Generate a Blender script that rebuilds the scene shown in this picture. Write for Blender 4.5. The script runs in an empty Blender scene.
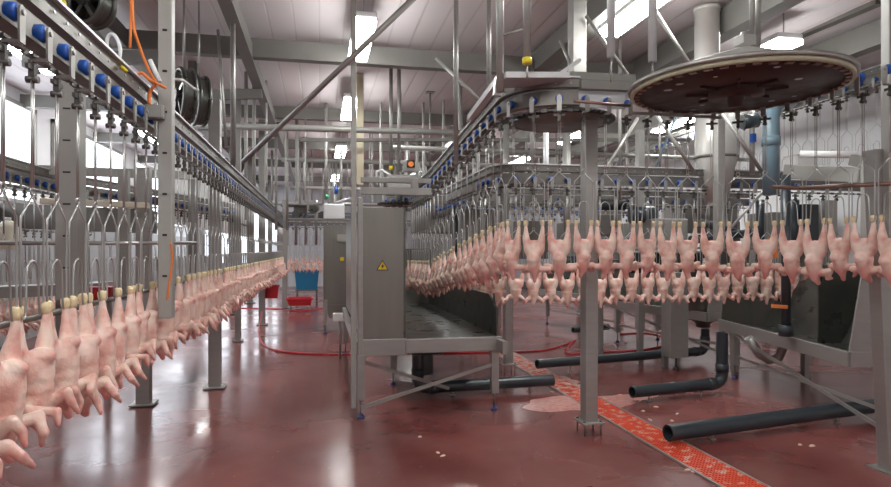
import bpy, bmesh, math, random
from mathutils import Vector, Matrix
C = bpy.context.scene.collection
PI = math.pi
R = math.radians
F = 600.0
YAW = R(11.8)
CA, SA = math.cos(YAW), math.sin(YAW)
EYE = 1.6
rnd = random.Random(7)

def at(px, py, D):
    r = (px-445.5)/F*D
    return Vector((D*SA+r*CA, D*CA-r*SA, EYE-(py-250.0)/F*D))
def aty(px, py, Y):
    k = (px-445.5)/F
    return at(px, py, Y/(CA-SA*k))
def atx(px, py, X):
    k = (px-445.5)/F
    return at(px, py, X/(SA+CA*k))
def floor_at(px, py):
    return at(px, py, F*EYE/(py-250.0))

# ------------------------------------------------------------------ materials
def mat(name, col, rough=.5, metal=0.0, noise=0.0, nscale=8.0, rvar=0.0, bump=0.0, bscale=60.0,
        stretch=None, emit=None, alpha=None, coat=0.0, sss=0.0, trans=0.0):
    m = bpy.data.materials.new(name); m.use_nodes = True
    nt = m.node_tree; b = nt.nodes['Principled BSDF']
    b.inputs['Base Color'].default_value = (*col, 1); b.inputs['Roughness'].default_value = rough
    b.inputs['Metallic'].default_value = metal
    if coat: b.inputs['Coat Weight'].default_value = coat; b.inputs['Coat Roughness'].default_value = .1
    if sss:
        b.inputs['Subsurface Weight'].default_value = sss; b.inputs['Subsurface Radius'].default_value = (.02, .008, .005)
    if trans: b.inputs['Transmission Weight'].default_value = trans
    if emit:
        b.inputs['Emission Color'].default_value = (*emit[0], 1); b.inputs['Emission Strength'].default_value = emit[1]
    if noise or rvar or bump:
        tc = nt.nodes.new('ShaderNodeTexCoord'); mp = nt.nodes.new('ShaderNodeMapping')
        if stretch: mp.inputs['Scale'].default_value = stretch
        nt.links.new(tc.outputs['Object'], mp.inputs[0])
        n = nt.nodes.new('ShaderNodeTexNoise'); n.inputs['Scale'].default_value = nscale; n.inputs['Detail'].default_value = 5
        nt.links.new(mp.outputs[0], n.inputs['Vector'])
        if noise:
            mx = nt.nodes.new('ShaderNodeMix'); mx.data_type = 'RGBA'
            mx.inputs[6].default_value = (*[c*(1-noise) for c in col], 1)
            mx.inputs[7].default_value = (*[min(1, c*(1+noise)) for c in col], 1)
            nt.links.new(n.outputs['Fac'], mx.inputs[0]); nt.links.new(mx.outputs[2], b.inputs['Base Color'])
        if rvar:
            mr = nt.nodes.new('ShaderNodeMapRange')
            mr.inputs[1].default_value = .3; mr.inputs[2].default_value = .7
            mr.inputs[3].default_value = max(.02, rough-rvar); mr.inputs[4].default_value = rough+rvar
            nt.links.new(n.outputs['Fac'], mr.inputs[0]); nt.links.new(mr.outputs[0], b.inputs['Roughness'])
        if bump:
            n2 = nt.nodes.new('ShaderNodeTexNoise'); n2.inputs['Scale'].default_value = bscale
            nt.links.new(mp.outputs[0], n2.inputs['Vector'])
            bp = nt.nodes.new('ShaderNodeBump'); bp.inputs['Strength'].default_value = bump; bp.inputs['Distance'].default_value = .01
            nt.links.new(n2.outputs['Fac'], bp.inputs['Height']); nt.links.new(bp.outputs[0], b.inputs['Normal'])
    return m

M = {}
M['steel'] = mat('brushed_steel', (.36, .355, .335), .38, .55, noise=.12, nscale=5, rvar=.08, stretch=(1, 1, 6))
M['steel_dark'] = mat('worn_steel', (.20, .19, .175), .42, .7, noise=.2, nscale=9, rvar=.08)
M['panel'] = mat('panel_steel', (.25, .24, .22), .34, .75, noise=.12, nscale=3, rvar=.06, stretch=(6, 6, .6))
M['beam'] = mat('painted_beam', (.22, .215, .20), .5, .25, noise=.12, nscale=3)
M['beam_light'] = mat('pale_beam', (.37, .37, .345), .45, .2, noise=.08, nscale=3)
M['tank'] = mat('tank_steel', (.58, .57, .54), .35, .4, noise=.06, nscale=4)
M['wire'] = mat('polished_wire', (.46, .46, .45), .28, .7)
M['alu'] = mat('aluminium', (.60, .61, .62), .35, .3)
M['blue'] = mat('blue_plastic', (.012, .085, .40), .35)
M['navy'] = mat('navy_foot', (.02, .05, .18), .4)
M['black'] = mat('black_plastic', (.012, .012, .013), .45)
M['chain'] = mat('chain_steel', (.11, .105, .10), .4, .7, noise=.3, nscale=40)
M['pvc'] = mat('dark_pvc', (.032, .042, .050), .28, 0, noise=.06, nscale=3)
M['tray'] = mat('dark_steel_with_shade', (.12, .125, .115), .32, .7, noise=.25, nscale=5, rvar=.08)  # dark steel; the dimness inside the troughs is put into its colour
M['bluepipe'] = mat('blue_grey_pvc', (.15, .23, .28), .35)
M['yellow'] = mat('yellow_plastic', (.75, .60, .02), .4)
M['orange'] = mat('orange_rope', (.85, .23, .05), .6, noise=.25, nscale=80)
M['red'] = mat('red_plastic', (.50, .02, .03), .4)
M['hose'] = mat('red_hose', (.55, .03, .045), .35)
M['bluebin'] = mat('blue_bin', (.02, .22, .42), .4)
M['white'] = mat('white_plastic', (.78, .79, .78), .45)
M['cream'] = mat('cream_plastic', (.72, .68, .55), .5)
M['tube'] = mat('clear_hose', (.70, .74, .76), .2, 0, coat=.4)
M['disc'] = mat('wheel_underside', (.052, .030, .026), .45, .2, noise=.55, nscale=7, rvar=.1)
M['rim'] = mat('wheel_rim', (.46, .46, .33), .4, .1, noise=.3, nscale=20)
M['rubber'] = mat('black_rubber', (.02, .02, .02), .6)
M['lamp_on'] = mat('lit_diffuser', (.9, .9, .9), .5, emit=((1, 1, .98), 26.0))
M['lamp_far'] = M['lamp_on']
M['window'] = mat('lit_window', (.8, .85, .9), .4, emit=((.86, .92, 1.0), 2.2))
M['wall'] = mat('wall_panel', (.82, .83, .84), .4, noise=.05, nscale=2)
M['yellowed'] = mat('yellowed_steel', (.62, .56, .40), .4, .5, noise=.15)
M['sign'] = mat('sign_yellow', (.80, .55, .01), .4)
M['rust'] = mat('brown_rail', (.24, .15, .12), .35, .5, noise=.4, nscale=20)
M['scrap'] = mat('fat_scrap', (.80, .55, .45), .35, noise=.3, nscale=60, sss=.1)

def chicken_mat():
    m = bpy.data.materials.new('chicken_skin'); m.use_nodes = True
    nt = m.node_tree; b = nt.nodes['Principled BSDF']; N = nt.nodes.new; L = nt.links.new
    tc = N('ShaderNodeTexCoord')
    n = N('ShaderNodeTexNoise'); n.inputs['Scale'].default_value = 14; n.inputs['Detail'].default_value = 4
    oi = N('ShaderNodeObjectInfo'); ad = N('ShaderNodeVectorMath'); ad.operation = 'ADD'
    L(tc.outputs['Object'], ad.inputs[0]); cm = N('ShaderNodeCombineXYZ'); L(oi.outputs['Random'], cm.inputs[0]); L(oi.outputs['Random'], cm.inputs[2])
    L(cm.outputs[0], ad.inputs[1]); L(ad.outputs[0], n.inputs['Vector'])
    r = N('ShaderNodeValToRGB'); e = r.color_ramp.elements
    e[0].position = .34; e[0].color = (.74, .40, .34, 1); e[1].position = .60; e[1].color = (.85, .67, .58, 1)
    x = e.new(.48); x.color = (.83, .57, .49, 1)
    L(n.outputs['Fac'], r.inputs[0])
    at_ = N('ShaderNodeVertexColor'); at_.layer_name = 'flesh'
    mx = N('ShaderNodeMix'); mx.data_type = 'RGBA'; mx.inputs[7].default_value = (.70, .27, .24, 1)
    L(at_.outputs['Color'], mx.inputs[0]); L(r.outputs[0], mx.inputs[6]); L(mx.outputs[2], b.inputs['Base Color'])
    b.inputs['Roughness'].default_value = .42
    b.inputs['Subsurface Weight'].default_value = .12; b.inputs['Subsurface Radius'].default_value = (.02, .007, .004)
    n2 = N('ShaderNodeTexNoise'); n2.inputs['Scale'].default_value = 55
    L(tc.outputs['Object'], n2.inputs['Vector'])
    bp = N('ShaderNodeBump'); bp.inputs['Strength'].default_value = .35; bp.inputs['Distance'].default_value = .01
    L(n2.outputs['Fac'], bp.inputs['Height']); L(bp.outputs[0], b.inputs['Normal'])
    return m
M['skin'] = chicken_mat()
M['hock'] = mat('hock_yellow', (.80, .65, .40), .5, noise=.3, nscale=60)

def floor_mat():
    m = bpy.data.materials.new('wet_red_floor'); m.use_nodes = True
    nt = m.node_tree; b = nt.nodes['Principled BSDF']; N = nt.nodes.new; L = nt.links.new
    tc = N('ShaderNodeTexCoord')
    n = N('ShaderNodeTexNoise'); n.inputs['Scale'].default_value = .9; n.inputs['Detail'].default_value = 6
    L(tc.outputs['Object'], n.inputs['Vector'])
    r = N('ShaderNodeValToRGB'); e = r.color_ramp.elements
    e[0].position = .35; e[0].color = (.165, .043, .039, 1); e[1].position = .68; e[1].color = (.27, .092, .083, 1)
    L(n.outputs['Fac'], r.inputs[0])
    sp = N('ShaderNodeTexNoise'); sp.inputs['Scale'].default_value = 38; sp.inputs['Detail'].default_value = 2
    L(tc.outputs['Object'], sp.inputs['Vector'])
    sr = N('ShaderNodeMapRange'); sr.inputs[1].default_value = .72; sr.inputs[2].default_value = .78; L(sp.outputs['Fac'], sr.inputs[0])
    mx = N('ShaderNodeMix'); mx.data_type = 'RGBA'; mx.inputs[7].default_value = (.5, .3, .27, 1)
    L(sr.outputs[0], mx.inputs[0]); L(r.outputs[0], mx.inputs[6]); L(mx.outputs[2], b.inputs['Base Color'])
    n2 = N('ShaderNodeTexNoise'); n2.inputs['Scale'].default_value = .8; n2.inputs['Detail'].default_value = 5; n2.inputs['Distortion'].default_value = .6
    L(tc.outputs['Object'], n2.inputs['Vector'])
    mr = N('ShaderNodeMapRange'); mr.inputs[1].default_value = .34; mr.inputs[2].default_value = .68; mr.inputs[3].default_value = .13; mr.inputs[4].default_value = .30
    L(n2.outputs['Fac'], mr.inputs[0]); L(mr.outputs[0], b.inputs['Roughness'])
    n3 = N('ShaderNodeTexNoise'); n3.inputs['Scale'].default_value = 9; n3.inputs['Detail'].default_value = 6
    L(tc.outputs['Object'], n3.inputs['Vector'])
    bp = N('ShaderNodeBump'); bp.inputs['Strength'].default_value = .06; bp.inputs['Distance'].default_value = .02
    L(n3.outputs['Fac'], bp.inputs['Height']); L(bp.outputs[0], b.inputs['Normal'])
    b.inputs['Specular IOR Level'].default_value = .75
    return m
M['floor'] = floor_mat()

def ribbed(name, c1, c2, axis, scale, rough=.45):
    m = bpy.data.materials.new(name); m.use_nodes = True
    nt = m.node_tree; b = nt.nodes['Principled BSDF']; N = nt.nodes.new; L = nt.links.new
    tc = N('ShaderNodeTexCoord'); sx = N('ShaderNodeSeparateXYZ'); L(tc.outputs['Object'], sx.inputs[0])
    mu = N('ShaderNodeMath'); mu.operation = 'MULTIPLY'; mu.inputs[1].default_value = scale; L(sx.outputs[axis], mu.inputs[0])
    fr = N('ShaderNodeMath'); fr.operation = 'FRACT'; L(mu.outputs[0], fr.inputs[0])
    mr = N('ShaderNodeMapRange'); mr.inputs[1].default_value = .9; mr.inputs[2].default_value = .96; L(fr.outputs[0], mr.inputs[0])
    n = N('ShaderNodeTexNoise'); n.inputs['Scale'].default_value = .7; n.inputs['Detail'].default_value = 4; L(tc.outputs['Object'], n.inputs['Vector'])
    ad = N('ShaderNodeMath'); ad.operation = 'MULTIPLY_ADD'; ad.inputs[1].default_value = .6; L(mr.outputs[0], ad.inputs[0])
    m2 = N('ShaderNodeMath'); m2.operation = 'MULTIPLY'; m2.inputs[1].default_value = .45; L(n.outputs['Fac'], m2.inputs[0]); L(m2.outputs[0], ad.inputs[2])
    mx = N('ShaderNodeMix'); mx.data_type = 'RGBA'; mx.inputs[6].default_value = (*c1, 1); mx.inputs[7].default_value = (*c2, 1)
    L(ad.outputs[0], mx.inputs[0]); L(mx.outputs[2], b.inputs['Base Color']); b.inputs['Roughness'].default_value = rough
    bp = N('ShaderNodeBump'); bp.inputs['Strength'].default_value = .4; bp.inputs['Distance'].default_value = .01; bp.invert = True
    L(mr.outputs[0], bp.inputs['Height']); L(bp.outputs[0], b.inputs['Normal'])
    return m
M['ceiling'] = ribbed('ceiling_panels', (.74, .69, .70), (.55, .51, .52), 0, 3.3)
M['backwall'] = ribbed('ribbed_back_wall', (.72, .74, .76), (.42, .44, .46), 0, 4.5)

def grate_mat():
    m = bpy.data.materials.new('red_grating'); m.use_nodes = True
    nt = m.node_tree; b = nt.nodes['Principled BSDF']; N = nt.nodes.new; L = nt.links.new
    tc = N('ShaderNodeTexCoord')
    n = N('ShaderNodeTexNoise'); n.inputs['Scale'].default_value = 13; n.inputs['Detail'].default_value = 6; L(tc.outputs['Object'], n.inputs['Vector'])
    sx = N('ShaderNodeSeparateXYZ'); L(tc.outputs['Object'], sx.inputs[0])
    # leftovers lie thicker on the far stretch of the grating
    mr = N('ShaderNodeMapRange'); mr.inputs[1].default_value = 4.5; mr.inputs[2].default_value = 9.0; mr.inputs[3].default_value = 0; mr.inputs[4].default_value = .12
    L(sx.outputs[1], mr.inputs[0]); ad = N('ShaderNodeMath'); ad.operation = 'ADD'; L(mr.outputs[0], ad.inputs[0]); L(n.outputs['Fac'], ad.inputs[1])
    r = N('ShaderNodeMapRange'); r.inputs[1].default_value = .55; r.inputs[2].default_value = .60; L(ad.outputs[0], r.inputs[0])
    mx = N('ShaderNodeMix'); mx.data_type = 'RGBA'; mx.inputs[6].default_value = (.78, .07, .02, 1); mx.inputs[7].default_value = (.78, .50, .40, 1)
    L(r.outputs[0], mx.inputs[0]); L(mx.outputs[2], b.inputs['Base Color']); b.inputs['Roughness'].default_value = .3
    return m
M['grate'] = grate_mat()
def spill_mat():
    m = bpy.data.materials.new('foamy_residue'); m.use_nodes = True
    nt = m.node_tree; b = nt.nodes['Principled BSDF']; N = nt.nodes.new; L = nt.links.new
    tc = N('ShaderNodeTexCoord')
    n = N('ShaderNodeTexNoise'); n.inputs['Scale'].default_value = 24; n.inputs['Detail'].default_value = 6; L(tc.outputs['Object'], n.inputs['Vector'])
    r = N('ShaderNodeValToRGB'); e = r.color_ramp.elements
    e[0].position = .38; e[0].color = (.50, .17, .15, 1); e[1].position = .62; e[1].color = (.62, .36, .31, 1)
    L(n.outputs['Fac'], r.inputs[0]); L(r.outputs[0], b.inputs['Base Color']); b.inputs['Roughness'].default_value = .3
    return m
M['spill'] = spill_mat()

# ------------------------------------------------------------------ mesh builder
class MB:
    def __init__(s): s.v = []; s.f = []; s.mi = []; s.sm = []; s.m = 0
    def add(s, vs, fs, smooth=False):
        o = len(s.v); s.v += [tuple(v) for v in vs]
        for f in fs: s.f.append(tuple(i+o for i in f)); s.mi.append(s.m); s.sm.append(smooth)
        return s
    def box(s, c, d, rz=0, mtx=None):
        hx, hy, hz = d[0]/2, d[1]/2, d[2]/2
        vs = [Vector((x, y, z)) for x in (-hx, hx) for y in (-hy, hy) for z in (-hz, hz)]
        if mtx is not None: vs = [mtx@v for v in vs]
        elif rz: mm = Matrix.Rotation(rz, 3, 'Z'); vs = [mm@v for v in vs]
        c = Vector(c); vs = [v+c for v in vs]
        return s.add(vs, [(0,1,3,2),(4,6,7,5),(0,4,5,1),(2,3,7,6),(0,2,6,4),(1,5,7,3)])
    def bar(s, a, b, w, h, up=(0,0,1)):
        """box section w (sideways) x h (up) from a to b"""
        a = Vector(a); b = Vector(b); d = (b-a); l = d.length
        if l < 1e-6: return s
        z = d/l; u = Vector(up)
        if abs(z.dot(u)) > .98: u = Vector((0,1,0))
        x = z.cross(u).normalized(); y = x.cross(z).normalized()
        vs = []
        for p in (a, b):
            for (i, j) in ((-1,-1),(1,-1),(1,1),(-1,1)): vs.append(p+x*i*w/2+y*j*h/2)
        return s.add(vs, [(3,2,1,0),(4,5,6,7),(0,1,5,4),(1,2,6,5),(2,3,7,6),(3,0,4,7)])
    def tube(s, pts, r, n=8, closed=False, cap=True):
        pts = [Vector(p) for p in pts]; k = len(pts)
        rs = r if isinstance(r, (list, tuple)) else [r]*k
        ts = []
        for i in range(k):
            if closed: t = pts[(i+1)%k]-pts[(i-1)%k]
            elif i == 0: t = pts[1]-pts[0]
            elif i == k-1: t = pts[-1]-pts[-2]
            else: t = (pts[i+1]-pts[i]).normalized()+(pts[i]-pts[i-1]).normalized()
            if t.length < 1e-9: t = Vector((0,0,1))
            ts.append(t.normalized())
        u = Vector((0,0,1)) if abs(ts[0].z) < .9 else Vector((0,1,0))
        x = ts[0].cross(u).normalized(); vs = []
        for i in range(k):
            x = (x-ts[i]*x.dot(ts[i])); x = x.normalized() if x.length > 1e-6 else Vector((1,0,0))
            y = ts[i].cross(x)
            for j in range(n):
                a = 2*PI*j/n; vs.append(pts[i]+(x*math.cos(a)+y*math.sin(a))*rs[i])
        fs = []
        for i in range(k if closed else k-1):
            for j in range(n):
                a = i*n+j; b = i*n+(j+1)%n; c = ((i+1)%k)*n
                fs.append((a, b, c+(j+1)%n, c+j))
        s.add(vs, fs, True)
        if cap and not closed:
            o = len(s.v)-k*n
            s.f.append(tuple(o+j for j in reversed(range(n)))); s.mi.append(s.m); s.sm.append(False)
            s.f.append(tuple(o+(k-1)*n+j for j in range(n))); s.mi.append(s.m); s.sm.append(False)
        return s
    def cyl(s, a, b, r, n=16, r2=None):
        return s.tube([a, b], [r, r if r2 is None else r2], n)
    def lathe(s, prof, n=32, c=(0,0,0)):
        vs = []; fs = []; k = len(prof)
        for (r, z) in prof:
            for j in range(n):
                a = 2*PI*j/n; vs.append((c[0]+r*math.cos(a), c[1]+r*math.sin(a), c[2]+z))
        for i in range(k-1):
            for j in range(n): fs.append((i*n+j, i*n+(j+1)%n, (i+1)*n+(j+1)%n, (i+1)*n+j))
        return s.add(vs, fs, True)
    def prism(s, poly, d):
        """closed 3D polygon extruded by vector d"""
        d = Vector(d); n = len(poly); vs = [Vector(p) for p in poly]; vs += [v+d for v in vs]
        fs = [tuple(reversed(range(n))), tuple(range(n, 2*n))]+[(i, (i+1)%n, n+(i+1)%n, n+i) for i in range(n)]
        return s.add(vs, fs)
    def hollow(s, pts, r, t, n=20):
        """open-ended pipe with wall thickness"""
        s.tube(pts, r, n, cap=False); s.tube([Vector(p) for p in pts], r-t, n, cap=False)
        for e, q in ((0, 1), (-1, -2)):
            p = Vector(pts[e]); d = (p-Vector(pts[q])).normalized()
            u = Vector((0,0,1)) if abs(d.z) < .9 else Vector((0,1,0))
            x = d.cross(u).normalized(); y = d.cross(x); vs = []
            for rr in (r, r-t):
                for j in range(n): vs.append(p+(x*math.cos(2*PI*j/n)+y*math.sin(2*PI*j/n))*rr)
            s.add(vs, [(j, (j+1)%n, n+(j+1)%n, n+j) for j in range(n)])
        return s
    def mesh(s, name, mats, bevel=0):
        me = bpy.data.meshes.new(name); me.from_pydata(s.v, [], s.f)
        for mm in (mats if isinstance(mats, (list, tuple)) else [mats]): me.materials.append(M[mm] if isinstance(mm, str) else mm)
        me.polygons.foreach_set('material_index', s.mi); me.polygons.foreach_set('use_smooth', s.sm)
        bm = bmesh.new(); bm.from_mesh(me); bmesh.ops.recalc_face_normals(bm, faces=bm.faces); bm.to_mesh(me); bm.free()
        me.update(); return me
    def build(s, name, mats, parent=None, bevel=0):
        o = bpy.data.objects.new(name, s.mesh(name, mats)); C.objects.link(o)
        if parent is not None:
            o.parent = parent
            pw = PW.get(parent.name)
            if pw is not None: o.matrix_parent_inverse = pw.inverted()
        if bevel:
            bv = o.modifiers.new('bevel', 'BEVEL'); bv.width = bevel; bv.segments = 2; bv.limit_method = 'ANGLE'
        return o
PW = {}
def tag(o, label, cat, group=None, kind=None):
    o['label'] = label; o['category'] = cat
    if group: o['group'] = group
    if kind: o['kind'] = kind
    return o
def thing(name, label, cat, loc=(0,0,0), group=None, rz=0):
    """Empty at the base of a thing; parts are given in world coordinates"""
    o = bpy.data.objects.new(name, None); C.objects.link(o); o.location = loc; o.rotation_euler[2] = rz; o.empty_display_size = .1
    PW[o.name] = Matrix.Translation(Vector(loc)) @ Matrix.Rotation(rz, 4, 'Z')
    return tag(o, label, cat, group)
def struct(name, mb, m, bevel=0):
    o = mb.build(name, m, None, bevel); o['kind'] = 'structure'; return o
def copy_obj(o, parent=None):
    c = o.copy(); C.objects.link(c)
    if parent is not None: c.parent = parent
    return c
KIDS = {}
def copy_tree(root, loc, rz, label, group=None, scale=None, lean=None):
    c = root.copy(); C.objects.link(c); c.location = loc; c.rotation_euler = (lean[0] if lean else 0, lean[1] if lean else 0, rz)
    if scale: c.scale = scale
    c['label'] = label
    if group: c['group'] = group
    for k in KIDS[root.name]: copy_obj(k, c)
    return c

# ------------------------------------------------------------------ setting
CEIL = 4.42
X0, X1, Y0, Y1 = -5.2, 8.6, -4.5, 27.0
struct('floor', MB().box(((X0+X1)/2, (Y0+Y1)/2, -.05), (X1-X0+.4, Y1-Y0+.4, .1)), 'floor')
struct('ceiling', MB().box(((X0+X1)/2, (Y0+Y1)/2, CEIL+.05), (X1-X0+.4, Y1-Y0+.4, .1)), 'ceiling')
struct('wall_left', MB().box((X0-.1, (Y0+Y1)/2, CEIL/2), (.2, Y1-Y0, CEIL)), 'wall')
struct('wall_right', MB().box((X1+.1, (Y0+Y1)/2, CEIL/2), (.2, Y1-Y0, CEIL)), 'wall')
struct('wall_back', MB().box(((X0+X1)/2, Y1+.1, CEIL/2), (X1-X0+.4, .2, CEIL)), 'backwall')
struct('wall_front', MB().box(((X0+X1)/2, Y0-.1, CEIL/2), (X1-X0+.4, .2, CEIL)), 'wall')
# daylight windows in the left wall
wn = 0
for (ya, yb) in ((6.2, 9.6), (10.4, 12.4), (13.2, 17.6), (18.6, 24.6)):
    wn += 1
    w = MB(); w.box((X0+.01, (ya+yb)/2, 3.3), (.03, yb-ya, 1.7))
    o = struct('window_%d' % wn, w, 'window')
    fr = MB()
    for y in (ya, yb): fr.box((X0+.03, y, 3.3), (.07, .07, 1.77))
    for z in (2.45, 4.15): fr.box((X0+.03, (ya+yb)/2, z), (.07, yb-ya+.07, .07))
    q = fr.build('window_frame', 'beam_light', o)
# back wall translucent window
w = MB(); w.box((-3.3, Y1-.01, 2.1), (3.0, .03, 2.1)); o = struct('window_5', w, 'window')
fr = MB()
for x in (-4.8, -3.8, -2.8, -1.8): fr.box((x, Y1-.03, 2.1), (.06, .06, 2.1))
fr.build('window_frame', 'beam', o)
# skirting
struct('baseboard_left', MB().box((X0+.02, (Y0+Y1)/2, 1.05), (.04, Y1-Y0, 2.1)), mat('grey_dado', (.36, .37, .37), .45, noise=.1, nscale=3))
struct('baseboard_right', MB().box((X1-.03, (Y0+Y1)/2, .12), (.06, Y1-Y0, .24)), 'beam')

# ceiling beams (structure trims)
tn = 0
def trim(a, b, w, h, m='beam'):
    global tn; tn += 1
    return struct('trim_%d' % tn, MB().bar(a, b, w, h), m)
for y, z, h in ((8.1, 4.2, .24), (12.0, 4.25, .22), (15.5, 4.25, .22), (19.0, 4.25, .22), (23, 4.25, .2)):
    trim((X0, y, z), (X1, y, z), .14, h)
for x, z, w, h in ((3.05, 4.25, .24, .26), (4.6, 4.22, .2, .3), (6.6, 4.2, .18, .3), (-.92, 4.15, .14, .2), (-2.4, 4.2, .16, .22)):
    trim((x, Y0, z), (x, Y1, z), w, h)
trim(at(25, 62, 7.0), at(172, 56, 7.0), .12, .14)
# lower transverse beams on the left
trim(aty(172, 96, 9.5), aty(262, 94, 9.5), .1, .14); trim(aty(172, 128, 12.5), aty(282, 126, 12.5), .1, .14)

# ------------------------------------------------------------------ lamps
def lamp(x, y, label, z=4.08, ln=1.5, w=.24):
    t = thing('ceiling_light', label, 'ceiling light', (x, y, z), 'fluorescent ceiling lights')
    MB().box((x, y, z+.035), (w+.005, ln-.02, .07)).build('housing', 'alu', t, bevel=.01)
    MB().box((x, y, z-.03), (w, ln, .06)).build('diffuser', 'lamp_on', t, bevel=.012)
    for s in (-1, 1): MB().cyl((x, y+s*ln*.35, z+.07), (x, y+s*ln*.35, CEIL), .008, 6).build('hanger', 'steel', t)
lamp(.47, 7.1, 'large bright ceiling light nearest in the row above the central aisle', ln=1.35)
lamp(.5, 10.6, 'second nearest of the lights in the row above the central aisle')
lamp(.5, 15.3, 'third light of the row above the central aisle, small with distance')
lamp(.5, 20.8, 'farthest and smallest light of the row above the central aisle')
lamp(3.2, 5.2, 'long glaring strip light top right beside the sloping grey beams', ln=2.2)
lamp(3.2, 14.2, 'slanted strip light beyond the descending blue-wheeled rail')
lamp(5.4, 6.45, 'small square-looking light just above the big wheel, right of centre', ln=.8, w=.34)
lamp(5.4, 12.2, 'slanted strip light far back under the upper conveyor bend')
lamp(5.4, 16.0, 'farther strip light left of the support column under the upper bend')
for x, y in ((-2.8, 1.0), (.5, -1.2), (3.2, -1.2), (5.8, -1.0), (.5, 2.4), (-3.6, 8.5), (-3.6, 14), (6.8, 10.5), (-3.6,20), (3.2, 20.5)):
    lamp(x, y, 'ceiling light over the bays outside the three described rows')

# ------------------------------------------------------------------ conveyor lines
def smooth_path(pts, rad):
    """fillet the corners of a 3D polyline"""
    pts = [Vector(p) for p in pts]; out = [pts[0]]
    for i in range(1, len(pts)-1):
        p, a, b = pts[i], pts[i-1], pts[i+1]
        r = rad[i-1] if isinstance(rad, (list, tuple)) else rad
        da = (a-p).normalized(); db = (b-p).normalized()
        ang = da.angle(db)
        if r < .01: out.append(p); continue
        tl = r/math.tan(ang/2)
        p0 = p+da*tl; p2 = p+db*tl
        bis = (da+db).normalized(); cen = p+bis*(r/math.sin(ang/2))
        n = 10; v0 = p0-cen; v2 = p2-cen; tot = v0.angle(v2); ax = v0.cross(v2).normalized()
        for k in range(n+1): out.append(cen+Matrix.Rotation(tot*k/n, 3, ax)@v0)
    out.append(pts[-1]); return out
def resample(pts, pitch, start=0.0):
    out = []; d = start; acc = 0
    for a, b in zip(pts, pts[1:]):
        l = (b-a).length
        while d <= acc+l and l > 0:
            out.append((a.lerp(b, (d-acc)/l), (b-a).normalized())); d += pitch
        acc += l
    return out
def offs(pts, dy, dz):
    """shift a path sideways (left of travel) and up"""
    out = []
    for i, p in enumerate(pts):
        t = (pts[min(i+1, len(pts)-1)]-pts[max(i-1, 0)]); t.z = 0; t.normalize()
        out.append(p+Vector((-t.y, t.x, 0))*dy+Vector((0,0,dz)))
    return out
def ribbon(mb, pts, w, h):
    """rectangular section swept along a path (w sideways, h up)"""
    vs = []; n = len(pts)
    for i, p in enumerate(pts):
        t = (pts[min(i+1, n-1)]-pts[max(i-1, 0)]); t.z = 0; t.normalize(); s = Vector((-t.y, t.x, 0))
        for (a, b) in ((-1,-1),(1,-1),(1,1),(-1,1)): vs.append(p+s*a*w/2+Vector((0,0,b*h/2)))
    fs = [(3,2,1,0), tuple((n-1)*4+j for j in range(4))]
    for i in range(n-1):
        for j in range(4): fs.append((i*4+j, i*4+(j+1)%4, i*4+4+(j+1)%4, i*4+4+j))
    mb.add(vs, fs)
side = {}
def line(pts, label, sd, hood=True, lowrail=None):
    """overhead track; sd = +1 when the wheels sit left of travel, -1 right"""
    t = thing('conveyor_track', label, 'conveyor track', pts[0])
    a = MB(); ribbon(a, offs(pts, sd*.002, -.042), .066, .012); ribbon(a, offs(pts, -sd*.012, .02), .012, .11)
    a.build('running_rail', 'steel_dark', t)
    if hood:
        b = MB(); ribbon(b, offs(pts, -sd*.03, .13), .09, .07); b.build('carrier_beam', 'steel_dark', t)
        c = MB(); ribbon(c, offs(pts, sd*.02, .172), .035, .012); c.build('top_strip', 'alu', t)
        d = MB()
        for p, tt in resample(offs(pts, sd*.018, .125), .12, .05):
            d.cyl(p, p+Vector((-tt.y, tt.x, 0))*sd*.006, .006, 6)
        d.build('bolt_row', 'wire', t)['kind'] = 'stuff'
    # chain under the rail
    ch = MB()
    k = 0
    for p, tt in resample(offs(pts, sd*.005, -.085), .0508, 0):
        z = math.atan2(tt.y, tt.x)
        mtx = Matrix.Rotation(z, 3, 'Z')@Matrix.Rotation(-math.asin(max(-1, min(1, tt.z))), 3, 'Y')
        ch.box(p, (.046, .026 if k % 2 else .010, .010 if k % 2 else .024), mtx=mtx); k += 1
    o = ch.build('conveyor_chain', 'chain')
    tag(o, 'dark linked steel chain running below the '+label.split(' ', 1)[1][:60], 'chain')
    o['label'] = ('dark steel chain under the ' + ' '.join(label.split()[:10]))[:110]
    return t

# ---- shackle prototypes. local: x along the line, +y the wheel side, z=0 wheel axle height
def shackle_wire(mb, n=6, r=.0042):
    for s in (-1, 1): mb.cyl((s*.008, 0, -.17), (s*.008, 0, -.55), .0035, n)
    mb.tube([(math.cos(a)*.014, 0, -.565+math.sin(a)*.014) for a in [2*PI*i/10 for i in range(10)]], .004, n, closed=True)
    for s in (-1, 1):
        pts = [(s*.003, 0, -.58), (s*.084, 0, -.655), (s*.088, 0, -.69), (s*.088, 0, -.99)]
        for k in range(1, 6):
            a = PI*k/6; pts.append((s*(.070+.018*math.cos(a)), 0, -.99-.018*math.sin(a)))
        pts.append((s*.052, 0, -.985)); pts.append((s*.042, 0, -.85))
        for k in range(1, 4):
            a = PI/2*k/3; pts.append((s*.042*math.cos(a), 0, -.85+.042*math.sin(a)))
        mb.tube(pts, r, n)
def wheel_mb(mb, n=14, z=0):
    mb.tube([(0, .006, z), (0, .012, z), (0, .038, z), (0, .044, z)], [.022, .032, .032, .025], n)
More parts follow.
